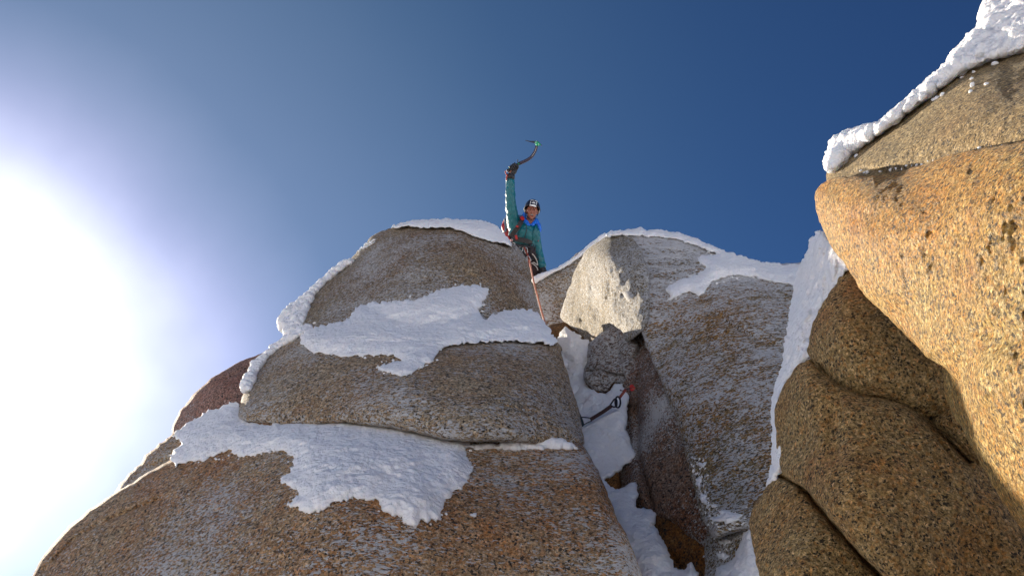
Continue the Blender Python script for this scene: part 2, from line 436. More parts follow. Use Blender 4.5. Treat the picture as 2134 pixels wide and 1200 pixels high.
def granite(name, base=(0.34, 0.29, 0.22), light=(0.60, 0.55, 0.47), dark=(0.035, 0.03, 0.028), stain=(0.36, 0.17, 0.05),
            stain_amt=0.5, rime=0.5, rime_rot=(30, 0, 0), grain=85.0, bump=1.0, seed=0.0, rime_big=0.5, lichen=0.0, rough=0.75, fl=(30, 75, 75), streak=0.15, crest=None):
    m, t, b = newmat(name); g = G(t)
    geo = g.n('ShaderNodeNewGeometry'); pos = g.mapping(geo.outputs['Position'], loc=(seed, seed * 0.7, -seed))
    wob = g.n('ShaderNodeTexNoise'); g.l(pos, wob.inputs['Vector']); wob.inputs['Scale'].default_value = grain * 0.8; wob.inputs['Detail'].default_value = 2
    wv = g.n('ShaderNodeVectorMath', operation='MULTIPLY_ADD'); g.l(wob.outputs['Color'], wv.inputs[0]); wv.inputs[1].default_value = (0.012,) * 3; g.l(pos, wv.inputs[2])
    p2 = wv.outputs[0]
    g1 = g.n('ShaderNodeSeparateColor'); g.l(g.vor(p2, grain), g1.inputs[0])
    g2 = g.n('ShaderNodeSeparateColor'); g.l(g.vor(p2, grain * 0.55), g2.inputs[0])
    body = g.noise(pos, 0.9, 5, 0.6); mid = g.noise(pos, 5, 6, 0.65)
    # minerals
    c = g.mix(g.ramp(g1.outputs[0], [(0.0, 0), (0.55, 0.15), (1.0, 1)]), base, light)
    c = g.mix(g.ramp(g2.outputs[1], [(0.66, 0), (0.80, 0.45)]), c, tuple(0.55 * x for x in base))
    st = g.math('MULTIPLY', g.ramp(g.math('ADD', g.math('MULTIPLY', body, 0.6), g.math('MULTIPLY', mid, 0.4)), [(0.42, 0), (0.62, 1)]), stain_amt)
    stg = g.math('MULTIPLY', st, g.math('MULTIPLY_ADD', g1.outputs[2], 0.7, 0.45), clamp=True)
    c = g.mix(stg, c, stain)
    spot = g.math('MULTIPLY', g.ramp(g.noise(pos, 3.1, 3, 0.6), [(0.60, 0), (0.70, 1)]), 0.75 * stain_amt)
    c = g.mix(g.math('MULTIPLY', g.math('GREATER_THAN', g2.outputs[2], 0.84), 0.45 * stain_amt), c, tuple(1.25 * x for x in stain))
    c = g.mix(g.math('MULTIPLY', spot, g1.outputs[0]), c, (0.42, 0.13, 0.03))
    if lichen:
        c = g.mix(g.math('MULTIPLY', g.ramp(g.noise(pos, 1.7, 5, 0.6), [(0.5, 0), (0.68, 1)]), lichen), c, (0.17, 0.17, 0.09))
    dk = g.ramp(g1.outputs[1], [(0.85, 0), (0.90, 1)])
    dk2 = g.math('GREATER_THAN', g.noise(pos, grain * 0.33, 3, 0.7), 0.66)
    c = g.mix(g.math('MULTIPLY', g.math('MAXIMUM', dk, dk2), 0.9), c, dark)
    c = g.mix(g.ramp(g.noise(pos, grain * 0.22, 4, 0.7), [(0.40, 0.0), (0.62, 0.55)]), c, g.mix(1.0, c, (0.50, 0.47, 0.44), 'MULTIPLY'))
    c = g.mix(1.0, c, g.ramp(g.noise(pos, grain * 0.7, 4, 0.75), [(0.36, 0.26), (0.49, 1.0), (0.64, 1.75)]), 'MULTIPLY')
    # rime feathers and wind-blown crust
    rp = g.mapping(geo.outputs['Position'], rot=rime_rot, scale=fl)
    rn = g.noise(rp, 1.0, 3, 0.6, 0.9)
    rc = g.noise(g.mapping(geo.outputs['Position'], rot=rime_rot, scale=(1.6, 11, 11)), 1.0, 5, 0.65, 0.5)
    big = g.noise(pos, 1.1, 4, 0.55)
    amt = g.math('ADD', g.math('MULTIPLY', g.math('SUBTRACT', big, 0.5), rime_big), g.math('MULTIPLY', g.math('SUBTRACT', rc, 0.5), streak))
    th = g.math('ADD', g.math('ADD', rn, amt), (rime - 0.5) * 0.32)
    if crest:
        sz = g.n('ShaderNodeSeparateXYZ'); g.l(geo.outputs['Position'], sz.inputs[0])
        mr = g.n('ShaderNodeMapRange'); g.l(sz.outputs[2], mr.inputs[0]); mr.inputs[1].default_value = crest[0]; mr.inputs[2].default_value = crest[1]; mr.inputs[4].default_value = crest[2]
        th = g.math('ADD', th, mr.outputs[0])
    rm = g.ramp(th, [(0.55, 0), (0.585, 1)])
    c = g.mix(g.math('MULTIPLY', rm, 0.88), c, (0.74, 0.74, 0.75)) if rime > 0 else c
    g.l(c, b.inputs['Base Color']); b.inputs['Roughness'].default_value = rough; b.inputs['Specular IOR Level'].default_value = 0.35
    h = g.math('ADD', g.math('MULTIPLY', g1.outputs[0], 0.20), g.math('MULTIPLY', g.noise(pos, grain * 0.5, 5, 0.75), 1.3))
    h = g.math('ADD', h, g.math('MULTIPLY', g.noise(pos, 9, 7, 0.68), 2.6))
    if rime > 0: h = g.math('ADD', h, g.math('MULTIPLY', rm, 0.7))
    bp = g.n('ShaderNodeBump'); bp.inputs['Strength'].default_value = 1.0; bp.inputs['Distance'].default_value = 0.024 * bump
    g.l(h, bp.inputs['Height']); g.l(bp.outputs[0], b.inputs['Normal'])
    return m
def snow_mat(name, col=(0.81, 0.81, 0.83), bump=1.0, s=30):
    m, t, b = newmat(name); g = G(t); geo = g.n('ShaderNodeNewGeometry'); pos = geo.outputs['Position']
    c = g.mix(g.ramp(g.noise(pos, 4, 6, 0.6), [(0.35, 0), (0.7, 1)]), tuple(x * 0.93 for x in col), col)
    g.l(c, b.inputs['Base Color']); b.inputs['Roughness'].default_value = 0.6; b.inputs['Specular IOR Level'].default_value = 0.25
    b.inputs['Subsurface Weight'].default_value = 0.35; b.inputs['Subsurface Radius'].default_value = (0.03, 0.04, 0.05); b.inputs['Subsurface Scale'].default_value = 0.6
    v = g.vor(pos, s * 1.2, 'SMOOTH_F1', 'Distance')
    h = g.math('ADD', g.math('MULTIPLY', g.noise(pos, s, 7, 0.65), 1.0), g.math('MULTIPLY', v, -0.7))
    h = g.math('ADD', h, g.math('MULTIPLY', g.noise(pos, s * 0.35, 4, 0.6, 0.4), 2.2))
    bp = g.n('ShaderNodeBump'); bp.inputs['Strength'].default_value = 0.7; bp.inputs['Distance'].default_value = 0.02 * bump
    g.l(h, bp.inputs['Height']); g.l(bp.outputs[0], b.inputs['Normal']); return m
def plain(name, col, rough=0.6, metal=0.0, var=0.15, s=40, bump=0.0, sheen=0.0, coat=0.0):
    m, t, b = newmat(name); g = G(t); tcn = g.n('ShaderNodeTexCoord'); pos = tcn.outputs['Object']
    f = g.ramp(g.noise(pos, s, 5, 0.6), [(0.3, 1 - var), (0.7, 1 + var)])
    g.l(g.mix(1.0, tuple(col), f, 'MULTIPLY'), b.inputs['Base Color'])
    b.inputs['Roughness'].default_value = rough; b.inputs['Metallic'].default_value = metal
    if coat: b.inputs['Coat Weight'].default_value = coat
    if bump:
        bp = g.n('ShaderNodeBump'); bp.inputs['Distance'].default_value = bump; bp.inputs['Strength'].default_value = 0.8
        g.l(g.noise(pos, s * 0.5, 5, 0.6), bp.inputs['Height']); g.l(bp.outputs[0], b.inputs['Normal'])
    return m

M_low = granite('granite_warm', base=(0.50, 0.345, 0.18), light=(0.74, 0.62, 0.45), stain=(0.46, 0.17, 0.035), stain_amt=0.8, rime=0.50, seed=1.0, rime_big=0.6)
M_mid = granite('granite_brown', base=(0.46, 0.345, 0.21), light=(0.70, 0.60, 0.45), stain=(0.36, 0.16, 0.045), stain_amt=0.6, rime=0.60, seed=4.0, rime_big=0.6)
M_top = granite('granite_grey', base=(0.38, 0.29, 0.18), light=(0.62, 0.53, 0.39), stain=(0.25, 0.11, 0.03), stain_amt=0.7, rime=0.60, seed=9.0, rime_big=0.55)
M_far = granite('granite_reddish', base=(0.38, 0.22, 0.17), light=(0.52, 0.37, 0.31), stain=(0.36, 0.13, 0.08), stain_amt=0.6, rime=0.2, seed=5.0)
M_dome = granite('granite_rimed', base=(0.26, 0.19, 0.09), light=(0.46, 0.37, 0.22), stain=(0.42, 0.19, 0.03), stain_amt=0.9, rime=0.72, seed=13.0, rime_rot=(30, -28, 0), rime_big=0.3, fl=(26, 70, 70), streak=0.45, crest=(5.6, 6.7, 0.10))
M_nose = granite('granite_frosted', base=(0.35, 0.28, 0.17), light=(0.56, 0.48, 0.35), stain=(0.32, 0.20, 0.07), stain_amt=0.5, rime=0.66, seed=21.0, rime_big=0.4, fl=(45, 60, 60), bump=1.5)
M_chock = granite('granite_hoar', base=(0.32, 0.24, 0.19), light=(0.52, 0.44, 0.38), stain=(0.30, 0.14, 0.07), stain_amt=0.4, rime=0.74, seed=23.0, rime_big=0.3, fl=(30, 50, 50), bump=1.2)
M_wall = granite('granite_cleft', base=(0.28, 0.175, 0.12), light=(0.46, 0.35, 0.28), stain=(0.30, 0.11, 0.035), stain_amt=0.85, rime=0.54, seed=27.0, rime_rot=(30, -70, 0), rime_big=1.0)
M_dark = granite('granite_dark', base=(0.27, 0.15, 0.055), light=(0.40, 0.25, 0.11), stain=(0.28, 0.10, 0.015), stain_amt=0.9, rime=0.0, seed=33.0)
M_sun = granite('granite_gold', base=(0.50, 0.315, 0.075), light=(0.86, 0.66, 0.31), dark=(0.045, 0.03, 0.015), stain=(0.60, 0.22, 0.015), stain_amt=0.8, rime=0.0, seed=41.0, grain=165, bump=0.85, rough=0.5)
M_grey = granite('granite_olive', base=(0.42, 0.30, 0.135), light=(0.70, 0.55, 0.32), stain=(0.36, 0.19, 0.05), stain_amt=0.4, rime=0.0, seed=47.0, grain=165, lichen=0.35, bump=1.0, rough=0.6)
M_shade = granite('granite_shade', base=(0.48, 0.315, 0.115), light=(0.80, 0.59, 0.30), dark=(0.03, 0.022, 0.014), stain=(0.50, 0.19, 0.025), stain_amt=0.8, rime=0.0, seed=55.0, grain=165, lichen=0.3, bump=0.9)
M_snow = snow_mat('snow'); M_ground = snow_mat('snow_field', s=6, bump=2)

# ------------------------------------------------------------------ ground
def ground():
    n = 90; r = np.concatenate([np.linspace(0, 14, 50), np.geomspace(15, 1500, 30)]); vs = [(0, 0)]; fs = []
    for rr in r[1:]:
        for k in range(n): vs.append((rr * math.cos(2*math.pi*k/n), rr * math.sin(2*math.pi*k/n)))
    v = np.array(vs); h = 0.3 * fbm(np.column_stack([v * 0.25, np.zeros(len(v))]), 5)
    slope = 0.16 * np.clip(v[:, 1], -2, 8); h = h * np.clip(np.hypot(v[:, 0], v[:, 1]) / 4, 0.1, 1) + slope
    for k in range(n): fs.append((0, 1 + k, 1 + (k + 1) % n))
    for i in range(len(r) - 2):
        for k in range(n):
            a = 1 + i * n + k; b = 1 + i * n + (k + 1) % n; fs.append((a, a + n, b + n, b))
    o = mesh_obj('snow_ground', np.column_stack([v, h]), fs, M_ground, origin=np.zeros(3)); o['kind'] = 'structure'
ground()

# ------------------------------------------------------------------ boulders of the left tower
L1 = Rock('L1', [(-60,1500),(20,1290),(68,1200),(95,1150),(150,1092),(200,1052),(245,1022),(300,988),(370,950),(440,905),(520,860),(800,845),(1000,880),(1150,905),(1216,930),(1250,990),(1285,1075),(1312,1130),(1345,1215),(1400,1400),(1450,1700),(1300,2000),(300,2000),(-100,1800)],
    [(80,1200,6.3),(1300,1200,5.0),(1230,960,6.0),(700,1150,4.9),(700,1000,5.5),(700,900,6.4),(400,950,6.9),(1000,920,6.2),(250,1060,6.6),(600,1600,4.0),(1200,1600,4.2)], 0.16, 9.0, amp=0.05, nscale=0.9, step=8, bpow=0.5,
    cracks=[([(90,1190),(150,1130),(210,1090),(330,1040)], 4, 0.06), ([(1000,985),(1100,1012),(1180,1000),(1260,1020)], 2.5, 0.018), ([(430,1060),(560,1100),(700,1180)], 2.5, 0.015)])
L2 = Rock('L2', [(500,872),(503,840),(515,800),(535,757),(570,718),(610,695),(660,690),(900,690),(1100,692),(1160,713),(1180,770),(1200,830),(1212,890),(1216,927),(1150,927),(1060,921),(960,920),(880,906),(800,889),(760,886),(700,881),(640,885),(560,883)],
    [(520,860,6.9),(540,760,8.0),(1200,900,6.3),(850,880,6.0),(850,800,6.5),(640,700,8.2),(1150,720,7.8),(850,700,7.8),(1050,850,6.2)], 0.36, 9.0, amp=0.05, nscale=1.1, step=6, seed=2, bpow=0.5, cracks=[([(930,745),(1000,790),(1040,840),(1120,860)], 2, 0.018), ([(740,866),(800,872),(870,892)], 3, 0.03), ([(1100,740),(1150,800),(1180,870)], 2, 0.015)])
L3 = Rock('L3', [(592,690),(602,655),(640,615),(680,575),(720,548),(760,510),(790,484),(830,471),(900,464),(960,463),(1010,470),(1055,500),(1085,520),(1100,545),(1108,580),(1116,620),(1128,660),(1150,700),(1165,735),(1000,735),(640,730)],
    [(620,680,9.2),(720,560,10.4),(1110,690,8.7),(850,700,8.0),(850,620,8.6),(850,480,10.6),(1080,540,10.0),(1000,600,9.0),(1000,480,10.4)], 0.5, 1.0, amp=0.07, nscale=1.0, step=6, seed=3,
    cracks=[([(800,520),(860,545),(930,550),(1010,590)], 2.5, 0.03), ([(1030,620),(1070,600),(1100,610)], 2, 0.02)], dents=[(930,590,90,20,0.06)])
L4 = Rock('L4', [(362,905),(372,862),(400,826),(440,790),(500,752),(545,737),(600,712),(680,760),(640,900),(450,960)], [(380,880,9.0),(480,800,8.8),(600,760,9.4),(500,900,8.2)], 0.22, 1.2, step=6, seed=4, cracks=[([(470,790),(520,765),(570,758)], 3, .05)])
L5 = Rock('L5', [(228,1050),(258,1000),(298,953),(335,924),(366,900),(430,868),(520,850),(600,900),(500,1000),(330,1080)], [(250,1040,7.4),(330,950,7.7),(450,900,7.6),(450,980,6.9)], 0.2, 1.0, step=5, seed=5, wob=6,
    cracks=[([(270,1005),(330,965),(420,930)], 4, .07)])
gB = 'granite boulders of the left tower'
L1.build('boulder', M_low, 'broad warm brown slab at the bottom left under the lower snow patch', 'boulder')
L2.build('boulder', M_mid, 'flecked brown granite block between the two large snow patches of the left tower', 'boulder')
L3.build('boulder', M_top, 'rounded granite summit block the climber leans over, snow on its crown', 'boulder')
L4.build('boulder', M_far, 'smooth reddish boulder at the left behind the tower, against the bright sky', 'boulder')
L5.build('boulder', M_low, 'small ridged boulder on the left skyline below the reddish one', 'boulder')

# ------------------------------------------------------------------ saddle, nose, cleft
S = Rock('S', [(1085,605),(1112,583),(1140,570),(1180,548),(1215,520),(1260,500),(1310,600),(1300,820),(1200,830),(1140,760),(1080,680)], [(1110,600,13.35),(1210,530,13.8),(1250,600,13.6),(1150,720,13.2),(1250,800,12.5)], 0.2, 0.3, amp=0.05, nscale=2, step=5, seed=6)
NO = Rock('NO', [(1168,658),(1178,622),(1196,570),(1218,527),(1245,503),(1262,492),(1310,486),(1350,560),(1350,670),(1310,712),(1290,688),(1262,690),(1247,708),(1232,717),(1215,702),(1190,682)],
    [(1172,650,11.9),(1205,560,11.8),(1240,515,11.3),(1225,690,11.0),(1215,620,11.2),(1250,600,10.5),(1272,540,10.2),(1278,600,10.0),(1275,650,10.0),(1300,560,9.85),(1330,600,9.6),(1325,680,9.25),(1300,500,10.9)], 0.14, 1.0, amp=0.05, nscale=2.2, step=4, seed=7, wob=4,
    dents=[(1250,655,11,20,0.16),(1238,640,14,18,0.05),(1225,600,10,25,-0.06),(1262,590,10,40,-0.05),(1215,665,12,10,0.06)], fine=0.03)
D = Rock('D', [(1285,505),(1300,487),(1330,481),(1400,487),(1450,503),(1500,525),(1590,551),(1720,565),(1760,800),(1740,1000),(1650,1180),(1560,1110),(1490,1120),(1468,1090),(1455,1050),(1432,965),(1412,885),(1376,795),(1345,715),(1330,660),(1300,620),(1275,560)],
    [(1300,520,10.6),(1400,510,10.6),(1330,600,9.7),(1400,620,9.5),(1500,600,9.4),(1600,580,9.6),(1650,620,9.1),(1400,700,8.9),(1380,790,8.2),(1600,800,7.4),(1450,1000,6.7),(1590,1000,6.3),(1500,850,7.3),(1560,1080,6.0),(1500,540,10.2)], 0.18, 2.0, amp=0.05, nscale=1.1, step=6, seed=8,
    dents=[(1385,720,25,140,0.05)], cracks=[([(1560,570),(1650,640),(1720,700)], 8, 0.05), ([(1470,640),(1560,700),(1660,730)], 6, 0.05)])
WL = Rock('WL', [(1290,640),(1340,640),(1380,760),(1430,860),(1470,980),(1500,1090),(1480,1150),(1400,1090),(1330,1070),(1290,1000),(1285,900),(1290,800),(1280,720)],
    [(1310,680,9.95),(1345,720,9.45),(1310,850,9.0),(1330,830,8.55),(1400,860,7.95),(1340,1000,7.6),(1420,1000,7.2),(1470,1080,6.75),(1320,1050,7.6)], 0.12, 0.8, amp=0.07, nscale=2.2, step=5, seed=9,
    cracks=[([(1330,780),(1328,860),(1332,950),(1360,1050)], 4, 0.12)])
K = Rock('K', [(1228,716),(1245,700),(1275,680),(1310,676),(1330,720),(1322,790),(1300,806),(1280,798),(1262,818),(1238,812),(1216,790),(1222,750)], [(1230,720,9.9),(1310,720,9.5),(1260,760,9.4),(1260,810,9.25),(1320,790,9.1)], 0.16, 0.5, amp=0.08, nscale=4, step=4, seed=10,
    cracks=[([(1225,775),(1255,772),(1300,785)], 2.5, .06), ([(1285,700),(1290,740),(1300,790)], 2.5, .04)])
BR = Rock('BR', [(1290,960),(1340,975),(1350,1040),(1420,1065),(1475,1095),(1490,1130),(1475,1200),(1480,1300),(1370,1300),(1300,1100)], [(1320,980,8.0),(1360,1070,7.3),(1460,1100,6.8),(1420,1200,6.6)], 0.2, 0.6, amp=0.07, nscale=3, step=5, seed=11,
    cracks=[([(1395,1150),(1420,1180),(1440,1200)], 5, .06)])
BW = Rock('BW', [(1100,700),(1300,680),(1420,900),(1540,1300),(1250,1400),(1150,900)], [(1150,720,11.6),(1350,900,10.0),(1400,1200,8.6)], 0.3, 0.6, step=12, seed=12)
K2 = Rock('K2', [(1470,1125),(1490,1100),(1540,1085),(1580,1070),(1620,1100),(1660,1300),(1640,1400),(1460,1400),(1468,1200)], [(1480,1120,6.4),(1560,1100,6.0),(1500,1250,5.7),(1620,1250,5.7)], 0.18, 0.6, amp=0.04, nscale=2.5, step=5, seed=13)
S.build('boulder', M_top, 'grey granite saddle in the notch below the climber with a snowy rim', 'boulder')
NO.build('boulder', M_nose, 'frosted granite nose with its pale face in sunlight at the left of the dome', 'boulder')
D.build('boulder', M_dome, 'large dome slab with slanting rime streaks between the cleft and the right boulders', 'boulder')
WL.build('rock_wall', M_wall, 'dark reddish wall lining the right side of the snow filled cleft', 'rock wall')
K.build('chockstone', M_chock, 'small grey frosted chockstone wedged in the cleft under the sunlit nose', 'chockstone')
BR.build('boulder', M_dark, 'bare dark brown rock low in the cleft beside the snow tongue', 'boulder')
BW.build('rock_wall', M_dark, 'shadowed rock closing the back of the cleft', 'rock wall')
K2.build('boulder', M_dome, 'small snow spotted rock at the bottom edge right of the dark brown rock', 'boulder')

# ------------------------------------------------------------------ right boulders
RA = Rock('RA', [(1722,365),(1745,335),(1775,308),(1832,270),(1900,215),(1985,152),(2050,117),(2134,92),(2300,30),(2700,-60),(3200,-100),(3250,280),(2600,310),(2300,330),(2134,340),(2000,360),(1900,385),(1850,400),(1780,430),(1735,410)],
    [(1735,370,4.9),(1850,300,4.55),(2000,180,4.3),(2134,120,4.15),(2000,320,3.65),(2134,300,3.15),(1850,370,4.2),(2400,200,2.7)], 0.45, 1.6, amp=0.05, nscale=1.6, step=4.5, seed=14, fine=0.022, zs=0.7, cracks=[([(1850,360),(1800,352),(1760,372)], 5, 0.08)])
RB = Rock('RB', [(1697,418),(1699,398),(1718,380),(1760,368),(1830,366),(1900,350),(2000,318),(2134,293),(2400,240),(3100,200),(3200,500),(3100,800),(2134,780),(2060,800),(2005,800),(1972,772),(1930,741),(1880,692),(1830,642),(1792,602),(1766,557),(1737,520),(1712,472),(1701,442)],
    [(1705,420,4.75),(1760,420,4.25),(1850,420,3.85),(2000,420,3.3),(2134,420,2.9),(1770,540,4.2),(1880,660,3.7),(1970,740,3.3),(2100,700,2.9),(2134,320,3.0),(1900,370,3.85),(2500,500,2.2)], 0.22, 1.6, amp=0.04, nscale=1.8, step=4.5, seed=15, fine=0.022, zs=0.7,
    cracks=[([(1830,368),(1860,366),(1900,352),(2000,322)], 7, 0.05)], dents=[(1800,450,50,25,0.05),(2060,690,40,18,0.05)])
RC = Rock('RC', [(1967,810),(1970,770),(1988,730),(2015,705),(2055,680),(2134,660),(2400,620),(3100,650),(3200,1400),(2600,1600),(2220,1230),(2134,1108),(2100,1062),(2058,992),(2010,902),(1980,852)],
    [(1975,800,3.5),(2000,760,3.25),(2060,800,2.95),(2134,800,2.75),(2020,900,3.25),(2134,1060,2.9),(2134,690,2.85),(2500,1000,2.0)], 0.16, 1.3, cracks=[([(1972,775),(1992,730),(2020,706),(2060,683),(2134,663)], 3.5, 0.07)], amp=0.03, nscale=2.0, step=4.5, seed=16, fine=0.022, zs=0.7)
RD = Rock('RD', [(1683,730),(1690,690),(1705,650),(1735,600),(1768,545),(1800,480),(2000,650),(2150,850),(2080,960),(2000,915),(1962,885),(1945,880),(1900,862),(1850,838),(1790,828),(1740,803),(1712,770),(1692,752)],
    [(1690,720,4.75),(1760,600,4.75),(1850,780,4.3),(1950,850,4.3),(2100,850,4.3),(1750,700,4.45),(1850,600,4.7)], 0.15, 1.0, amp=0.04, nscale=1.6, step=4.5, seed=17, fine=0.022, zs=0.7)
RE = Rock('RE', [(1614,860),(1622,828),(1640,792),(1665,760),(1690,748),(1712,768),(1745,795),(1790,818),(1850,822),(1900,848),(1950,885),(1975,905),(2030,950),(2200,1150),(2500,1500),(1950,1500),(1870,1260),(1835,1195),(1790,1150),(1730,1080),(1680,1020),(1630,985),(1618,925)],
    [(1625,860,4.75),(1640,950,4.6),(1700,850,4.35),(1700,1000,4.05),(1850,900,4.1),(1850,1050,3.75),(2100,1150,3.75),(1900,1200,3.6),(2300,1400,3.4)], 0.14, 1.2, amp=0.05, nscale=1.5, step=4.5, seed=18, fine=0.022, zs=0.7,
    cracks=[([(1738,800),(1750,835),(1756,880)], 2.5, 0.014), ([(1950,890),(1962,925),(1990,960)], 3, 0.03), ([(1690,752),(1712,773),(1745,799),(1790,822),(1850,829),(1900,852),(1950,889),(1985,925),(2020,960)], 3, 0.16), ([(1950,1060),(2010,1100),(2060,1160),(2134,1210)], 2.5, 0.008)], dents=[(1738,880,18,70,0.06)])
RF = Rock('RF', [(1562,1085),(1575,1050),(1592,1022),(1622,978),(1660,965),(1760,1060),(1850,1160),(1900,1250),(2000,1500),(1640,1500),(1592,1240),(1574,1160)],
    [(1575,1080,4.7),(1610,1020,4.7),(1700,1080,4.25),(1640,1180,4.1),(1820,1190,4.05),(1800,1350,3.8)], 0.14, 1.0, cracks=[([(1618,988),(1650,1004),(1680,1026),(1730,1086),(1790,1156),(1833,1202),(1868,1265)], 3, 0.10)], amp=0.04, nscale=1.8, step=4.5, seed=19, fine=0.022, zs=0.7)
RG = Rock('RG', [(1945,885),(1960,862),(1990,850),(2040,900),(2080,980),(2020,960),(1980,915)], [(1960,880,4.15),(2020,900,4.05),(2050,960,4.0)], 0.14, 0.4, amp=0.02, step=5, seed=20, zs=0.7)
RA.build('boulder', M_grey, 'olive grey boulder in the upper right corner under the long snow crest', 'boulder')
RB.build('boulder', M_sun, 'sunlit golden boulder at the right edge jutting out like a blunt nose', 'boulder')
RC.build('boulder', M_sun, 'sunlit golden block at the right edge below the nose shaped one', 'boulder')
RD.build('boulder', M_shade, 'shaded boulder tucked directly under the sunlit golden nose', 'boulder')
RE.build('boulder', M_shade, 'broad shaded boulder with rusty stains in the lower right corner', 'boulder')
RF.build('boulder', M_shade, 'lowest shaded boulder at the bottom edge, below the long diagonal crack', 'boulder')
RG.build('boulder', M_shade, 'small shaded rock pinched behind the lower sunlit block at the right', 'boulder')

# ------------------------------------------------------------------ snow
def zmin(keys, cl=0.35):
    return lambda x, y: np.min([ROCKS[k].z(x, y, cl) for k in keys], axis=0)
P1 = [(352,947),(378,925),(358,908),(375,892),(400,874),(440,855),(495,838),(503,868),(520,880),(600,882),(700,878),(760,884),(800,885),(880,902),(960,918),(1000,928),(966,938),(982,970),(978,990),(968,1010),(950,1020),(938,1040),(925,1045),(920,1077),(905,1085),(880,1085),(865,1097),(850,1097),(838,1078),(815,1070),(795,1060),(785,1040),(765,1040),(740,1038),(715,1045),(690,1050),(665,1067),(640,1070),(618,1058),(600,1050),(625,1025),(610,1015),(585,1000),(600,985),(612,960),(600,945),(580,938),(545,945),(500,952),(470,940),(430,957),(400,962),(368,968)]
snow_sheet('snow_patch', P1, zmin(['L1'], 0.5), 0.10, M_snow, 'wide ragged snow patch on the lowest slab of the left tower', 'snow patch', step=3.2, edge=0.24, lump=0.05, pw=0.8, wob=9, wscale=0.11)
P2 = [(626,705),(650,682),(690,674),(730,661),(740,640),(775,630),(860,625),(900,610),(940,597),(1000,595),(1019,605),(1008,630),(998,652),(1015,661),(1050,648),(1100,644),(1130,662),(1148,690),(1162,716),(1100,712),(1040,711),(960,716),(920,728),(900,752),(870,770),(845,783),(820,780),(788,768),(800,758),(832,750),(820,740),(760,743),(700,740),(650,732),(632,720)]
snow_sheet('snow_patch', P2, zmin(['L2', 'L3'], 0.6), 0.13, M_snow, 'long snow patch crossing the middle of the left tower below the summit block', 'snow patch', edge=0.22, lump=0.05, seed=2, pw=0.8, wob=8, wscale=0.11, step=3.2)
P3 = [(815,476),(830,466),(862,459),(900,456),(960,457),(1010,461),(1040,473),(1056,492),(1066,512),(1040,506),(1010,500),(985,490),(962,479),(930,474),(890,475),(850,471)]
snow_sheet('snow_patch', P3, zmin(['L3'], 0.45), 0.10, M_snow, 'smooth snow cap on the summit block just left of the climber', 'snow patch', edge=0.2, lump=0.03, seed=3, wob=4, pw=0.7)
P4 = [(1388,606),(1402,590),(1440,576),(1472,560),(1455,545),(1458,533),(1492,530),(1440,507),(1390,495),(1330,487),(1280,490),(1252,500),(1200,545),(1160,572),(1115,590),(1108,580),(1150,560),(1195,535),(1228,508),(1255,488),(1290,479),(1330,477),(1400,483),(1450,498),(1500,519),(1590,547),(1680,556),(1685,600),(1640,592),(1600,585),(1560,577),(1510,578),(1483,588),(1468,612),(1453,616),(1430,608),(1402,624),(1388,629),(1396,616)]
PD = [(1388,606),(1402,590),(1440,576),(1472,560),(1455,545),(1458,533),(1492,530),(1440,509),(1390,497),(1330,490),(1292,492),(1268,494),(1262,485),(1290,479),(1330,476),(1400,482),(1450,497),(1500,518),(1590,546),(1680,556),(1685,600),(1640,592),(1600,585),(1560,577),(1510,578),(1483,588),(1468,612),(1453,616),(1430,608),(1402,624),(1388,629),(1396,616)]
snow_sheet('snow_patch', PD, zmin(['D'], 0.5), 0.10, M_snow, 'forked snow patch along the crest of the dome, one arm reaching down its face', 'snow patch', edge=0.2, lump=0.035, seed=4, wob=5, pw=0.75, step=3.2)
PSd = [(1108,588),(1112,576),(1150,562),(1195,537),(1228,508),(1258,486),(1266,492),(1240,512),(1212,534),(1180,556),(1140,577),(1118,590)]
snow_sheet('snow_patch', PSd, zmin(['S'], 0.6), 0.05, M_snow, 'thin snow rim on the saddle between the climber and the dome', 'snow patch', edge=0.06, lump=0.02, seed=5, wob=3, step=3)
# cleft
zg = tps([(1190,700,10.6),(1210,780,10.1),(1260,830,9.1),(1300,850,8.75),(1230,900,8.6),(1300,950,8.2),(1300,1050,7.4),(1350,1080,7.1),(1400,1190,6.5)])
snow_sheet('cleft_snow', [(1172,684),(1195,690),(1220,708),(1236,722),(1232,745),(1222,765),(1235,780),(1228,800),(1216,808),(1190,830),(1150,760)], zg, 0.12, M_snow, 'lumpy shaded snow packed at the top of the cleft beneath the nose', 'snow', edge=0.2, lump=0.09, seed=6, ls=6, step=3)
snow_sheet('cleft_snow', [(1200,800),(1215,797),(1240,815),(1262,820),(1285,798),(1300,805),(1310,840),(1306,890),(1318,930),(1326,955),(1300,972),(1282,990),(1262,996),(1250,1000),(1180,950),(1180,850)], zg, 0.12, M_snow, 'snow bank in the cleft behind the hanging quickdraw', 'snow', edge=0.12, lump=0.05, seed=7, step=3, ls=4)
snow_sheet('cleft_snow', [(1230,990),(1262,1004),(1285,1020),(1300,1012),(1325,1003),(1330,1025),(1326,1055),(1345,1058),(1366,1068),(1364,1095),(1380,1118),(1395,1150),(1408,1180),(1425,1188),(1440,1172),(1450,1185),(1470,1260),(1470,1400),(1350,1400),(1270,1120)], lambda x, y: zg(x, y) - 0.15, 0.14, M_snow, 'long snow tongue running down the bottom of the cleft beside dark rock', 'snow', edge=0.15, lump=0.06, seed=8, step=3, ls=4)
snow_sheet('snow_patch', [(1500,1180),(1530,1160),(1545,1120),(1560,1100),(1575,1130),(1590,1190),(1610,1300),(1480,1300),(1485,1210)], zmin(['K2'], 0.8), 0.10, M_snow, 'smooth snow wedge at the bottom edge left of the shaded boulders', 'snow patch', edge=0.1, lump=0.02, seed=9, step=3.4)
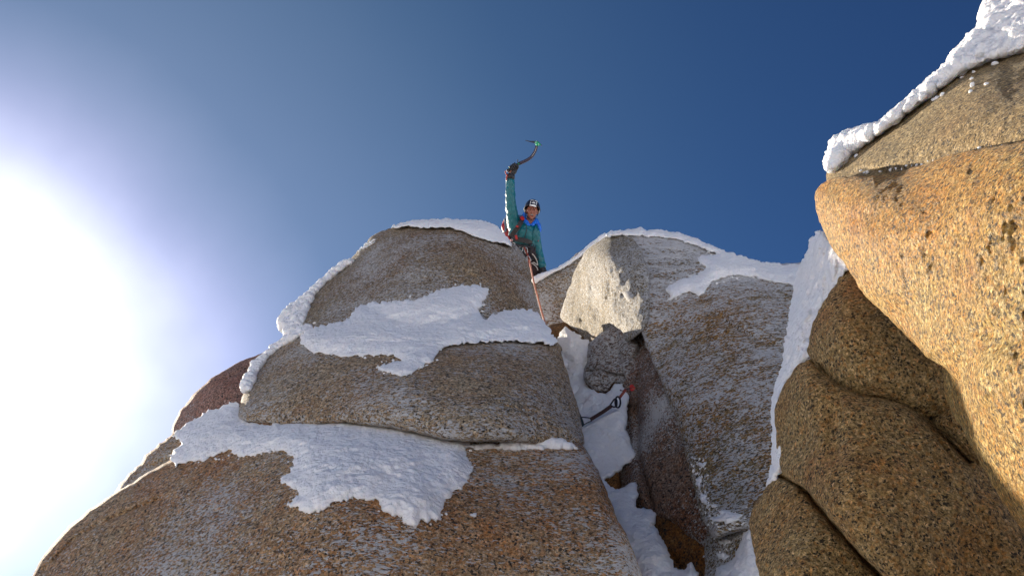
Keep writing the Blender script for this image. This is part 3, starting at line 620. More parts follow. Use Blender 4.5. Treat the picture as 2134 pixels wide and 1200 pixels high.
zsb = tps([(a, b, c * 0.7) for a, b, c in [(1680,520,6.1),(1765,560,4.95),(1665,600,6.3),(1700,650,5.4),(1640,700,5.9),(1640,800,5.4),(1610,1000,4.95),(1605,880,5.3)]])
snow_sheet('snow_strip', [(1664,556),(1678,530),(1690,495),(1714,482),(1742,510),(1772,548),(1752,582),(1728,618),(1706,655),(1692,700),(1686,745),(1655,775),(1632,820),(1635,880),(1640,940),(1625,990),(1600,1026),(1594,1035),(1602,980),(1607,940),(1608,890),(1606,850),(1612,812),(1628,760),(1636,700),(1645,640),(1655,595)], zsb, 0.09, M_snow, 'tall snow strip wedged between the dome and the right boulders', 'snow strip', edge=0.12, lump=0.075, seed=10, ls=11, wob=8, thick=2.6, step=3)
# crests of lumpy rime
snow_clump('snow_crest', [(1724,335),(1740,292),(1775,278),(1800,268),(1838,258),(1860,236),(1905,198),(1960,150),(1990,120),(2012,95),(2040,70),(2052,45),(2056,15),(2080,-20),(2200,-160),(2420,-160),(2420,10),(2300,50),(2134,100),(2050,124),(1985,158),(1900,222),(1832,276),(1775,314),(1745,345),(1730,358)],
    zmin(['RA'], 0.35), 9000, 0.007, 0.050, 0.12, 0.0075, M_snow, 'long lumpy sunlit snow crest along the top of the upper right boulder', 'snow crest', amp=0.013, ls=30)
snow_clump('snow_crest', [(594,697),(585,672),(600,645),(640,613),(680,575),(715,548),(738,542),(732,547),(686,580),(652,614),(642,640),(630,680),(608,702)], zmin(['L3'], 0.25), 2200, 0.009, 0.05, 0.12, 0.011, M_snow, 'lumpy bright snow along the left edge of the summit block', 'snow crest', amp=0.03, ls=11)
snow_clump('snow_crest', [(508,812),(512,790),(532,757),(568,721),(605,698),(640,682),(655,686),(610,706),(565,735),(535,770),(520,812)], zmin(['L2'], 0.25), 1500, 0.008, 0.035, 0.10, 0.010, M_snow, 'narrow snow crest down the left edge of the middle block', 'snow crest', amp=0.03, ls=13)
snow_clump('snow_crest', [(720,545),(760,508),(792,480),(830,466),(850,470),(800,492),(768,522),(735,550)], zmin(['L3'], 0.2), 420, 0.005, 0.009, 0.03, 0.007, M_snow, 'thin rime edge on the upper left shoulder of the summit block', 'snow crest', amp=0.008, ls=26)
snow_clump('snow_seam', [(990,926),(1040,926),(1050,917),(1110,918),(1130,912),(1160,915),(1190,928),(1215,931),(1190,938),(1130,936),(1060,937),(990,936)], zmin(['L1'], 0.4), 300, 0.012, 0.05, 0.05, 0.012, M_snow, 'row of snow clods in the crack at the right end of the lowest slab', 'snow seam', amp=0.012, ls=18)
def crumbs(name, spots, key, label, mat=M_snow, lift=0.0):
    bm = []
    for x, y, r in spots:
        z = float(ROCKS[key].z([x], [y])[0]); rr = r * z / FPX
        for k in range(4):
            c = P(x + random.uniform(-r, r) * .5, y + random.uniform(-r, r) * .4, z - rr * 0.2)
            bm.append((c, rr * random.uniform(0.45, 0.85)))
    o = fuse(name, spheres(bm), 0.005, mat, None, 1, caul(0.004, 40)); tag(o, label, 'snow crumbs', kind='stuff')
crumbs('snow_crumbs', [(2005,162,5),(2030,152,4),(2090,118,5),(2075,135,6),(2025,165,4),(2058,175,5),(2028,178,5),(2022,192,5),(1965,198,5),(1952,204,6),(1945,209,4),(1920,216,4),(1785,325,4)] +
       [(1790+random.uniform(0,5)+k*9, 356 + 4*math.sin(k) + (k*0.4), random.uniform(2, 4)) for k in range(4)] + [(1835+k*11, 362 - k*2.6 + random.uniform(-3,3), random.uniform(2.5, 4.5)) for k in range(24)], 'RA', 'small white snow crumbs scattered on the upper right boulder and along its crack')
for k, (key, c, r_, lab) in enumerate([('D', (1520, 1078), (34, 15), 'ragged snow blotch at the foot of the dome slab above the spotted rock'), ('D', (1464, 968), (11, 6), 'highest small snow blotch on the lower left edge of the dome'),
        ('D', (1456, 1003), (7, 12), 'small upright snow blotch second from top on the dome edge'), ('D', (1466, 1038), (9, 15), 'third snow blotch down the lower left edge of the dome'),
        ('D', (1488, 1052), (9, 5), 'tiny snow blotch just left above the ragged one on the dome foot'), ('K2', (1512, 1128), (13, 9), 'upper snow blotch on the small rock at the bottom edge'),
        ('K2', (1505, 1158), (12, 9), 'lower snow blotch on the small rock at the bottom edge'), ('L1', (986, 1072), (8, 5), 'tiny lone snow spot on the slab right of the wide ragged patch')]):
    ol = []
    for q in range(14):
        a = 2 * math.pi * q / 14; f_ = random.uniform(0.55, 1.25); ol.append((c[0] + r_[0] * f_ * math.cos(a), c[1] + r_[1] * f_ * math.sin(a)))
    snow_sheet('snow_blotch', ol, zmin([key], 0.5), 0.03, M_snow, lab, 'snow blotch', None, step=2.2, wob=3, edge=0.05, lump=0.02, seed=20 + k, wscale=0.15, ls=20, thick=0.08, pw=0.7)
def fringe(outline, n, spread, rmin, rmax):
    o = smooth_lin(np.array(outline, float), 4.0); out_ = []
    for _ in range(n):
        c = o[random.randrange(len(o))]; out_.append((c[0] + random.gauss(0, spread), c[1] + random.gauss(0, spread * 0.7), random.uniform(rmin, rmax)))
    return out_
def smooth_lin(p, step):
    o = []
    for i in range(len(p)):
        a, b = p[i], p[(i + 1) % len(p)]; m = max(1, int(np.linalg.norm(b - a) / step))
        for k in range(m): o.append(a + (b - a) * k / m)
    return np.array(o)
crumbs('snow_crumbs', fringe(P1[12:], 170, 7, 0.8, 3.0), 'L1', 'fine snow crumbs fringing the wide patch on the lowest slab')
crumbs('snow_crumbs', fringe(P2[22:], 90, 6, 0.8, 2.6), 'L2', 'fine snow crumbs below the middle patch of the left tower')
crumbs('snow_crumbs', fringe(P2[:18], 70, 6, 0.8, 2.6), 'L3', 'fine snow crumbs above the middle patch of the left tower')
crumbs('snow_crumbs', fringe(PD[:8] + PD[22:], 90, 6, 0.8, 2.4), 'D', 'fine snow crumbs around the forked patch on the dome')
crumbs('snow_crumbs', [(1450+random.gauss(0,10)+(y-960)*0.25, y, random.uniform(0.8, 2.4)) for y in np.arange(950, 1095, 1.0)] + [(1520+random.gauss(0,26), 1080+random.gauss(0,12), random.uniform(1, 2.8)) for _ in range(40)], 'D', 'white snow crumbs stuck near the lower left edge of the dome slab')
crumbs('snow_crumbs', [(1505+random.gauss(0,16), 1100+random.uniform(0,95), random.uniform(0.8, 2.5)) for _ in range(60)], 'K2', 'white snow crumbs on the small rock at the bottom edge')

# ------------------------------------------------------------------ the climber
ZP = 13.75
def Q(px, py, dz=0.0): return P(px, py, ZP + dz / KS)
PXM = ZP * KS / FPX                # metres per picture unit at the climber
vR, vU, vF = Vector(CR), Vector(CU), Vector(CF)
M_jacket = plain('teal_shell', (0.0, 0.11, 0.135), 0.42, var=0.12, s=12, bump=0.012)
M_blue = plain('blue_lining', (0.005, 0.13, 0.62), 0.5, var=0.1, s=12, bump=0.006)
M_black = plain('black_fabric', (0.012, 0.012, 0.016), 0.6, var=0.3, s=30, bump=0.004)
M_shell = plain('helmet_shell', (0.010, 0.012, 0.028), 0.3, var=0.1, s=20, coat=0.3)
M_skin = plain('skin', (0.27, 0.095, 0.06), 0.5, var=0.1, s=20)
M_lip = plain('lip', (0.25, 0.07, 0.06), 0.5); M_mouth = plain('mouth_inside', (0.03, 0.008, 0.008), 0.5)
M_teeth = plain('teeth', (0.6, 0.56, 0.5), 0.3); M_brow = plain('brow_hair', (0.06, 0.03, 0.02), 0.8)
M_red = plain('red_fabric', (0.34, 0.010, 0.012), 0.5, var=0.2, s=25, bump=0.004)
M_greyf = plain('grey_fabric', (0.11, 0.14, 0.19), 0.6, var=0.2, s=25, bump=0.004)
M_trouser = plain('dark_trousers', (0.028, 0.012, 0.014), 0.7, var=0.3, s=20, bump=0.008)
M_white = plain('white_print', (0.78, 0.78, 0.78), 0.5, var=0.05)
M_steel = plain('steel', (0.45, 0.46, 0.5), 0.3, metal=0.9, var=0.15)
M_dsteel = plain('dark_metal', (0.025, 0.028, 0.045), 0.35, metal=0.6, var=0.2)
M_green = plain('green_anodised', (0.0, 0.28, 0.12), 0.3, metal=0.5, var=0.1)
M_axe = plain('axe_shaft', (0.022, 0.014, 0.035), 0.35, var=0.3, s=60)
M_orope = plain('orange_rope', (0.50, 0.20, 0.13), 0.7, var=0.45, s=70)
M_drope = plain('dark_rope', (0.008, 0.022, 0.03), 0.7, var=0.4, s=70)
M_rsling = plain('red_sling', (0.16, 0.03, 0.022), 0.8, var=0.3, s=60)
M_dsling = plain('dark_sling', (0.035, 0.012, 0.014), 0.8, var=0.3, s=60)
M_lens = plain('pale_webbing', (0.45, 0.43, 0.40), 0.7, var=0.2)

HC = Q(1108.5, 441)                                   # middle of the head
tl = math.radians(5)
hR = vR * math.cos(tl) + vU * math.sin(-tl) * -1.0 * -1.0; hR = (vR * math.cos(tl) - vU * math.sin(tl)); hU = (vU * math.cos(tl) + vR * math.sin(tl))
def H(x, y, z): return Vector(HC) + hR * x + hU * y - vF * z      # head space: x picture right, y up, z out of the face
bm = bmesh.new()
add_ellipsoid(bm, H(0, 0.02, -0.01), (hR * 0.074, hU * 0.105, vF * 0.095))
add_ellipsoid(bm, H(0, -0.045, 0.028), (hR * 0.058, hU * 0.062, vF * 0.055))        # jaw
add_ellipsoid(bm, H(0, -0.092, 0.058), (hR * 0.024, hU * 0.020, vF * 0.020))        # chin
for sx in (-1, 1):
    add_ellipsoid(bm, H(sx * 0.036, -0.022, 0.062), (hR * 0.022, hU * 0.018, vF * 0.018))   # cheek
    add_ellipsoid(bm, H(sx * 0.028, 0.030, 0.080), (hR * 0.024, hU * 0.008, vF * 0.014))    # brow ridge
    add_ellipsoid(bm, H(sx * 0.076, -0.002, -0.005), (hR * 0.010, hU * 0.030, vF * 0.018))  # ear
add_capsule(bm, H(0, 0.022, 0.084), 0.007, H(0, -0.020, 0.104), 0.012)                  # nose
add_ellipsoid(bm, H(0, -0.024, 0.096), (hR * 0.018, hU * 0.008, vF * 0.012))
add_capsule(bm, H(0, -0.04, -0.02), 0.058, Q(1101, 476, 0.03), 0.06)                    # neck
B_ = lambda a, ra, b, rb: add_capsule(bm, Q(*a), ra, Q(*b), rb)
B_((1094, 484, 0.03), 0.13, (1088, 520, 0.05), 0.13)
B_((1074, 472, 0.04), 0.07, (1112, 482, 0.04), 0.07)
ARM = [((1071, 470, 0.02), 0.066), ((1064, 424, -0.03), 0.048), ((1063, 374, 0.0), 0.032)]
ARM2 = [((1113, 482, 0.02), 0.062), ((1121, 521, 0.05), 0.045), ((1131, 557, -0.03), 0.03)]
for A_ in (ARM, ARM2):
    for (a, ra), (b, rb) in zip(A_[:-1], A_[1:]): B_(a, ra, b, rb)
LEG = [((1083, 524, 0.05), 0.10), ((1100, 563, -0.02), 0.065), ((1101, 622, 0.14), 0.045)]
LEG2 = [((1099, 526, 0.05), 0.10), ((1115, 560, 0.02), 0.065), ((1122, 622, 0.16), 0.045)]
for A_ in (LEG, LEG2):
    for (a, ra), (b, rb) in zip(A_[:-1], A_[1:]): B_(a, ra, b, rb)
B_((1063, 374, 0), 0.03, (1065, 352, 0.0), 0.028); B_((1131, 557, -0.03), 0.03, (1134, 564, -0.05), 0.03)
person = fuse('person', bm, 0.006, M_skin, None, 2)
tag(person, 'climber in teal jacket and dark helmet raising an ice axe at the notch', 'person')
pl = person
# face details
for sx in (-1, 1):
    bm = bmesh.new(); add_ellipsoid(bm, H(sx * 0.029, 0.014, 0.079), (hR * 0.013, hU * 0.0045, vF * 0.006)); bm_obj('eye', bm, M_mouth, pl)
    bm = bmesh.new(); add_capsule(bm, H(sx * 0.012, 0.030, 0.094), 0.004, H(sx * 0.044, 0.030, 0.082), 0.0035); bm_obj('eyebrow', bm, M_brow, pl)
bm = bmesh.new(); add_ellipsoid(bm, H(0.002, -0.056, 0.078), (hR * 0.023, hU * 0.013, vF * 0.014)); mo = bm_obj('mouth', bm, M_mouth, pl)
bm = bmesh.new(); add_ellipsoid(bm, H(0.002, -0.049, 0.0835), (hR * 0.018, hU * 0.005, vF * 0.012)); bm_obj('teeth', bm, M_teeth, mo)
bm = bmesh.new(); add_capsule(bm, H(-0.018, -0.067, 0.086), 0.004, H(0.020, -0.067, 0.086), 0.004); bm_obj('lip', bm, M_lip, mo)
# jacket
def folds(p):
    return 0.012 * fbm(p * np.array([9, 9, 16]), 3, 0.5) + 0.005 * perlin(p * 30)
bm = bmesh.new()
C_ = lambda a, ra, b, rb: add_capsule(bm, Q(*a), ra, Q(*b), rb, 16)
C_((1093, 487, 0.03), 0.165, (1087, 512, 0.05), 0.155)
C_((1076, 476, 0.03), 0.10, (1109, 484, 0.03), 0.10)
C_((1076, 476, 0.03), 0.10, (1074, 500, 0.04), 0.11)
C_((1104, 490, 0.03), 0.11, (1102, 510, 0.05), 0.11)
C_((1072, 472, 0.02), 0.092, (1064, 426, -0.03), 0.070); C_((1064, 426, -0.03), 0.070, (1063, 378, 0.0), 0.060)
C_((1112, 483, 0.02), 0.082, (1120, 521, 0.05), 0.064); C_((1120, 521, 0.05), 0.064, (1130, 553, -0.03), 0.052)
C_((1099, 474, 0.0), 0.075, (1097, 482, -0.02), 0.08)
jk = fuse('jacket', bm, 0.010, M_jacket, pl, 2, folds); jk['label'] = 'teal shell jacket'
bm = bmesh.new(); pts = [Q(1096, 468, -0.155), Q(1097, 480, -0.152), Q(1093, 496, -0.132), Q(1091, 508, -0.118)]
tube(bm, bez(pts), 0.005); bm_obj('zip', bm, M_black, jk)
bm = bmesh.new(); C_((1101, 466, 0.09), 0.045, (1090, 456, 0.05), 0.036); C_((1090, 456, 0.05), 0.034, (1093, 446, 0.02), 0.024); C_((1093, 460, -0.02), 0.03, (1101, 468, -0.07), 0.028)
C_((1090, 456, 0.05), 0.03, (1094, 462, -0.03), 0.03)
C_((1101, 466, 0.10), 0.05, (1116, 462, 0.08), 0.05); C_((1116, 461, 0.05), 0.035, (1123, 471, 0.03), 0.030); C_((1123, 469, 0.03), 0.034, (1124, 480, 0.02), 0.024)
C_((1116, 461, 0.03), 0.03, (1110, 468, -0.05), 0.026)
hd = fuse('hood', bm, 0.007, M_blue, pl, 1, folds)
# trousers, boots, gloves
bm = bmesh.new(); C_((1082, 518, 0.05), 0.125, (1098, 520, 0.05), 0.125)
C_((1084, 522, 0.05), 0.12, (1100, 563, -0.02), 0.085); C_((1100, 563, -0.02), 0.085, (1101, 622, 0.14), 0.06)
C_((1098, 524, 0.05), 0.12, (1115, 560, 0.02), 0.080); C_((1115, 560, 0.02), 0.080, (1122, 622, 0.16), 0.06)
fuse('trousers', bm, 0.010, M_trouser, pl, 2, folds)
for x in (1101, 1122):
    bm = bmesh.new(); a = Vector(Q(x, 630, 0.16)); fw = Vector((0.02, -0.16, 0))
    add_capsule(bm, a + Vector((0, 0.06, 0)), 0.048, a + fw, 0.042); add_capsule(bm, a, 0.055, a + Vector((0, 0.03, 0.12)), 0.055)
    fuse('boot', bm, 0.010, M_black, pl, 2)
# right glove closed round the shaft
g0 = Vector(Q(1063, 353.5, -0.02)); g1 = Vector(Q(1082, 341, -0.03)); sh = (g1 - g0).normalized(); up2 = vF.cross(sh).normalized()
if up2.dot(vU) < 0: up2 = -up2
gc = g0.lerp(g1, 0.30)
bm = bmesh.new()
add_ellipsoid(bm, gc + sh * 0.01 + vF * 0.030 - up2 * 0.018, (sh * 0.050, up2 * 0.050, vF * 0.026))
add_capsule(bm, gc - sh * 0.01 + vF * 0.02 - up2 * 0.05, 0.036, Vector(Q(1063.5, 366, 0.0)), 0.036)
add_capsule(bm, Vector(Q(1063.5, 366, 0)), 0.042, Vector(Q(1063.5, 374, 0)), 0.052)
for k, (o, ln, rr) in enumerate([(0.052, 1.0, 0.0125), (0.024, 1.08, 0.0135), (-0.004, 1.03, 0.013), (-0.030, 0.88, 0.0115)]):
    c = gc + sh * o; prev = None; n = 4
    for j in range(n + 1):
        ang = math.radians(25 + 62 * j * ln); q = c + vF * (0.036 * math.cos(ang)) + up2 * (0.034 * math.sin(ang) + 0.004) 
        if prev is not None: add_capsule(bm, prev, rr * (1.08 - 0.06 * j), q, rr * (1.02 - 0.06 * j), 8)
        prev = q
tp = [gc + sh * 0.03 + vF * 0.02 - up2 * 0.045, gc + sh * 0.060 - vF * 0.012 - up2 * 0.036, gc + sh * 0.072 - vF * 0.036 - up2 * 0.008]
for a, b, r1, r2 in ((tp[0], tp[1], 0.017, 0.014), (tp[1], tp[2], 0.014, 0.012)): add_capsule(bm, a, r1, b, r2, 8)
gl = fuse('glove', bm, 0.004, M_black, pl, 1)
bm = bmesh.new(); tube(bm, [Q(1063.5, 363, 0), Q(1063.5, 373, 0)], [0.058, 0.062], 14); bm_obj('cuff', bm, M_black, gl)
# left glove resting on the saddle
bm = bmesh.new(); c0 = Vector(Q(1131, 556, -0.035)); c1 = Vector(Q(1134, 565, -0.07)); d = (c1 - c0).normalized(); sd = d.cross(vF).normalized()
add_capsule(bm, c0, 0.036, c1, 0.034)
for k, ln in enumerate((0.050, 0.060, 0.056, 0.044)):
    b0 = c1 + sd * (0.026 - 0.0175 * k); b1 = b0 + d * ln * 0.6 - vF * 0.012; b2 = b1 + d * ln * 0.45 - vU * 0.012
    add_capsule(bm, b0, 0.011, b1, 0.010, 8); add_capsule(bm, b1, 0.010, b2, 0.008, 8)
add_capsule(bm, c0 - sd * 0.03, 0.012, c1 - sd * 0.052, 0.010, 8)
fuse('glove', bm, 0.004, M_black, pl, 1)
# helmet
def helmet_d(x, y):
    t = 1 - (x / 0.108) ** 2 - ((y - 0.035) / 0.135) ** 2
    return 0.128 * math.sqrt(max(t, 0.0)) - 0.01
bm = bmesh.new(); add_ellipsoid(bm, H(0, 0.035, -0.01), (hR * 0.108, hU * 0.135, vF * 0.128), 40, 28)
nv = (hU - (-vF) * 0.60).normalized()
bmesh.ops.bisect_plane(bm, geom=bm.verts[:] + bm.edges[:] + bm.faces[:], plane_co=H(0, 0.018, 0), plane_no=nv, clear_inner=True)
r = bmesh.ops.solidify(bm, geom=bm.faces[:], thickness=0.010)
he_ = bm_obj('helmet', bm, M_shell, pl)
rm_ = []
for k in range(48):
    a = 2 * math.pi * k / 48
    # rim curve: the ellipsoid cut by the plane
    x, z = 0.109 * math.cos(a), 0.128 * math.sin(a)
    y = 0.018 + 0.60 * z; t = 1 - ((y - 0.035) / 0.137) ** 2; f_ = math.sqrt(max(t, 0.05)); rm_.append(H(x * f_, 0.018 + 0.60 * z * f_, z * f_ - 0.006))
bm = bmesh.new(); tube(bm, rm_, 0.0055, 8, closed=True); bm_obj('rim', bm, M_black, he_)
for sx in (-1, 1):
    bm = bmesh.new(); tube(bm, [H(sx * 0.090, 0.00, 0.02), H(sx * 0.078, -0.05, 0.03), H(sx * 0.03, -0.108, 0.055), H(0, -0.114, 0.06)], 0.005, 6); bm_obj('chin_strap', bm, M_black, he_)
    bm = bmesh.new(); add_capsule(bm, H(sx * 0.098, 0.018, 0.03), 0.005, H(sx * 0.094, -0.020, 0.02), 0.005, 8); bm_obj('strap_clip', bm, M_lens, he_)
def decal(name, poly, lift, mat, parent, cx=0.010, cy=0.105, rot=-8):
    cr_, sr_ = math.cos(math.radians(rot)), math.sin(math.radians(rot))
    pp = np.array(poly, float); v, f = triangulate(smooth_lin(pp, 0.006), 0.009, [])
    o = []
    for x, y in v:
        X = cx + x * cr_ - y * sr_; Y = cy + x * sr_ + y * cr_; o.append(H(X, Y, helmet_d(X, Y) + lift))
    n = len(o); o2 = [p + vF * 0.001 for p in o]
    ff = [tuple(t) if ((v[t[1]][0]-v[t[0]][0])*(v[t[2]][1]-v[t[0]][1]) - (v[t[1]][1]-v[t[0]][1])*(v[t[2]][0]-v[t[0]][0])) > 0 else (t[0], t[2], t[1]) for t in f]
    return mesh_obj(name, [tuple(p) for p in o] + [tuple(p) for p in o2], ff + [tuple(i + n for i in reversed(t)) for t in ff], mat, parent, True)
def smooth_lin(p, step):
    o = []
    for i in range(len(p)):
        a, b = p[i], p[(i + 1) % len(p)]; m = max(1, int(np.linalg.norm(b - a) / step))
        for k in range(m): o.append(a + (b - a) * k / m)
    return np.array(o)
hw = 0.044
stk = decal('badge', [(-hw, -hw), (hw, -hw), (hw, hw), (-hw, hw)], 0.004, M_white, he_)
decal('badge_field', [(-hw*.84, -hw*.45), (hw*.84, -hw*.45), (hw*.84, hw*.84), (-hw*.84, hw*.84)], 0.006, M_shell, stk)
decal('emblem', [(-hw*.55, -hw*.18), (-hw*.45, hw*.12), (-hw*.2, hw*.22), (-hw*.05, hw*.52), (hw*.14, hw*.3), (hw*.3, hw*.42), (hw*.5, hw*.1), (hw*.58, -hw*.18), (hw*.2, -hw*.08), (0, hw*.02), (-hw*.2, -hw*.08)], 0.008, M_white, stk)

# harness
bm = bmesh.new(); ring = []
for k in range(28):
    a = 2 * math.pi * k / 28; ring.append(Vector(Q(1087, 514, 0.05)) + vR * 0.168 * math.cos(a) + vF * 0.165 * math.sin(a) - vU * 0.02 * math.cos(a))
tube(bm, ring, 0.024, 8, closed=True); hn = bm_obj('harness', bm, M_black, pl)
for (x, y) in ((1090, 541), (1107, 541)):
    bm = bmesh.new(); ring = [Vector(Q(x, y, 0.02)) + vR * 0.105 * math.cos(2*math.pi*k/20) + vF * 0.105 * math.sin(2*math.pi*k/20) for k in range(20)]
    tube(bm, ring, 0.016, 8, closed=True); bm_obj('leg_loop', bm, M_black, hn)
bm = bmesh.new(); tube(bm, bez([Q(1092, 515, -0.13), Q(1098, 528, -0.12), Q(1104, 541, -0.11)]), 0.013); bm_obj('belay_loop', bm, M_rsling, hn)

# backpack (behind the shoulders, straps round to the front)
bp_ = empty('backpack', Q(1066, 505, 0.28)); tag(bp_, 'red and grey backpack on the back of the climber', 'backpack')
bm = bmesh.new(); C_((1064, 470, 0.27), 0.12, (1070, 496, 0.27), 0.12); C_((1086, 472, 0.28), 0.12, (1088, 500, 0.27), 0.12); C_((1053, 472, 0.22), 0.055, (1060, 496, 0.2), 0.055)
fuse('pack_body', bm, 0.010, M_red, bp_, 2, folds)
bm = bmesh.new(); C_((1062, 461, 0.26), 0.085, (1086, 462, 0.27), 0.09); C_((1056, 463, 0.2), 0.04, (1054, 482, 0.18), 0.028)
fuse('pack_lid', bm, 0.010, M_greyf, bp_, 2, folds)
def strap(name, pts, w, th, mat, parent, flat):
    bm = bmesh.new(); pp = [Vector(v) for v in bez(pts, 6)]; fl = Vector(flat); rows = []
    for i, p in enumerate(pp):
        t = (pp[min(i+1, len(pp)-1)] - pp[max(i-1, 0)]).normalized(); s_ = t.cross(fl).normalized(); n_ = s_.cross(t).normalized()
        rows.append([bm.verts.new(p + s_ * a * w / 2 + n_ * b * th / 2) for a, b in ((-1, -1), (1, -1), (1, 1), (-1, 1))])
    for a, b in zip(rows[:-1], rows[1:]):
        for k in range(4): bm.faces.new((a[k], a[(k+1) % 4], b[(k+1) % 4], b[k]))
    bm.faces.new(list(reversed(rows[0]))); bm.faces.new(rows[-1])
    return bm_obj(name, bm, mat, parent, smooth=False)
s1 = strap('shoulder_strap', [Q(1086, 452, 0.10), Q(1088, 456, -0.06), Q(1084, 466, -0.135), Q(1076, 478, -0.150), Q(1067, 490, -0.125), Q(1061, 497, -0.04)], 0.062, 0.014, M_black, bp_, vF)
strap('strap_pad', [Q(1087, 453, -0.085), Q(1090, 457, -0.115)], 0.045, 0.03, M_red, s1, vF)
strap('strap_buckle', [Q(1075.5, 471, -0.168), Q(1080.5, 473, -0.168)], 0.024, 0.014, M_red, s1, vF)
strap('shoulder_strap', [Q(1114, 466, 0.10), Q(1117, 471, -0.04), Q(1116, 482, -0.085), Q(1112, 494, -0.09), Q(1108, 500, -0.06)], 0.035, 0.010, M_jacket, bp_, vF)
wb = strap('waist_belt', [Q(1061, 494, 0.02), Q(1064, 497, -0.09), Q(1074, 498, -0.135), Q(1088, 500, -0.150), Q(1100, 503, -0.13), Q(1108, 507, -0.06)], 0.062, 0.012, M_black, bp_, vF)
strap('belt_patch', [Q(1075, 490, -0.155), Q(1077, 499, -0.155)], 0.032, 0.012, M_red, wb, vF)
strap('belt_patch', [Q(1058, 492, -0.05), Q(1062, 500, -0.12), Q(1068, 501, -0.15)], 0.028, 0.02, M_red, wb, vF)
bm = bmesh.new(); tube(bm, [Vector(Q(1066.5, 500, -0.165)) + vR * 0.014 * math.cos(t) + vU * 0.010 * math.sin(t) for t in np.linspace(0, 2*math.pi, 13)[:-1]], 0.004, 6, closed=True); bm_obj('belt_ring', bm, M_steel, wb)

# gear on the harness
def ring_pts(c, ux, uy, a, b, n=20, pinch=0.0):
    return [c + ux * (a * math.cos(t) * (1 - pinch * math.sin(t))) + uy * (b * math.sin(t)) for t in np.linspace(0, 2*math.pi, n + 1)[:-1]]
def carabiner(name, c, ux, uy, L_, w_, r_, mat, parent, gate=None):
    """D shaped ring with a wire gate"""
    c = Vector(c); pts = []
    for x, y in [(-.5, -.30), (-.42, -.44), (-.2, -.5), (.1, -.5), (.38, -.46), (.5, -.34), (.46, -.1), (.40, .2), (.30, .42), (.08, .5), (-.25, .5), (-.45, .42), (-.5, .28), (-.5, 0)]:
        pts.append(c + ux * x * w_ + uy * y * L_)
    bm = bmesh.new(); tube(bm, pts, r_, 8, closed=True); o = bm_obj(name, bm, mat, parent)
    bm = bmesh.new(); tube(bm, [c + ux * .47 * w_ - uy * .30 * L_, c + ux * .33 * w_ + uy * .40 * L_], r_ * 0.6, 6); bm_obj('gate', bm, gate or mat, o)
    return o
gear = [(1071, 507, 205, 'silver'), (1075, 509, 215, 'dark'), (1079, 510, 228, 'silver'), (1083, 511, 250, 'dark'), (1087, 513, 268, 'silver'), (1091, 515, 278, 'dark'), (1095, 517, 288, 'silver'), (1109, 509, 262, 'dark'), (1112, 513, 285, 'dark')]
for i, (x, y, ang, kind) in enumerate(gear):
    q0 = Vector(Q(x, y, -0.155 + 0.010 * (i % 3) if i < 7 else -0.10)); a = math.radians(ang - 0 if ang > 240 else ang + 25); dr = vR * math.cos(a) + vU * math.sin(a); sd = dr.cross(vF).normalized()
    if i < 7: q0 = q0 + vF * (0.02 + 0.006 * abs(i - 4))
    t = empty('quickdraw', q0); tag(t, None, 'quickdraw', 'quickdraws and cams clipped to the harness')
    t['label'] = ['leftmost silver quickdraw fanned out at the hip of the climber', 'dark quickdraw second from left at the hip of the climber', 'silver quickdraw third from left at the hip of the climber',
                  'dark quickdraw fourth from left on the harness', 'silver quickdraw in the middle of the harness rack', 'dark quickdraw left of the last silver one on the harness',
                  'silver quickdraw nearest the rope knot on the harness', 'dark quickdraw high under the lowered arm of the climber', 'dark quickdraw lowest under the lowered arm of the climber'][i]
    m = M_steel if kind == 'silver' else M_dsteel
    carabiner('carabiner', q0 + dr * 0.030, sd, dr, 0.075, 0.042, 0.0055, m, t, M_steel)
    strap('sling', [q0 + dr * 0.058, q0 + dr * 0.09, q0 + dr * 0.125], 0.016, 0.006, M_lens if kind == 'silver' and i % 4 == 0 else M_black, t, vF)
    carabiner('carabiner', q0 + dr * 0.150, sd, -dr, 0.075, 0.042, 0.0055, m, t, M_steel)
bm = bmesh.new(); tube(bm, bez([Q(1109, 529, -0.12), Q(1114, 534, -0.12), Q(1119, 544, -0.11), Q(1120.5, 552, -0.10), Q(1117, 550, -0.115), Q(1112, 547, -0.13), Q(1108, 549, -0.13)]), 0.0065)
tag(bm_obj('sling', bm, M_lens), 'pale loop of webbing hanging beside the thigh of the climber', 'sling')
bm = bmesh.new(); tube(bm, bez([Q(1107, 548, -0.14), Q(1114, 552, -0.12), Q(1119, 558, -0.11), Q(1121, 563, -0.10)]), 0.006)
tag(bm_obj('cord', bm, M_lens), 'short pale cord below the webbing loop at the knee of the climber', 'cord')
bm = bmesh.new(); C_((1100, 546, -0.115), 0.020, (1100, 556, -0.115), 0.026); C_((1103, 544, -0.12), 0.012, (1099, 551, -0.12), 0.012)
tag(fuse('pouch', bm, 0.005, M_red, None, 1), 'small red pouch hanging in front of the thigh of the climber', 'pouch')
bm = bmesh.new(); add_ellipsoid(bm, Q(1121.5, 502, -0.03), (vR * 0.010, vU * 0.009, vF * 0.01)); bm_obj('pull_tab', bm, M_red, jk)

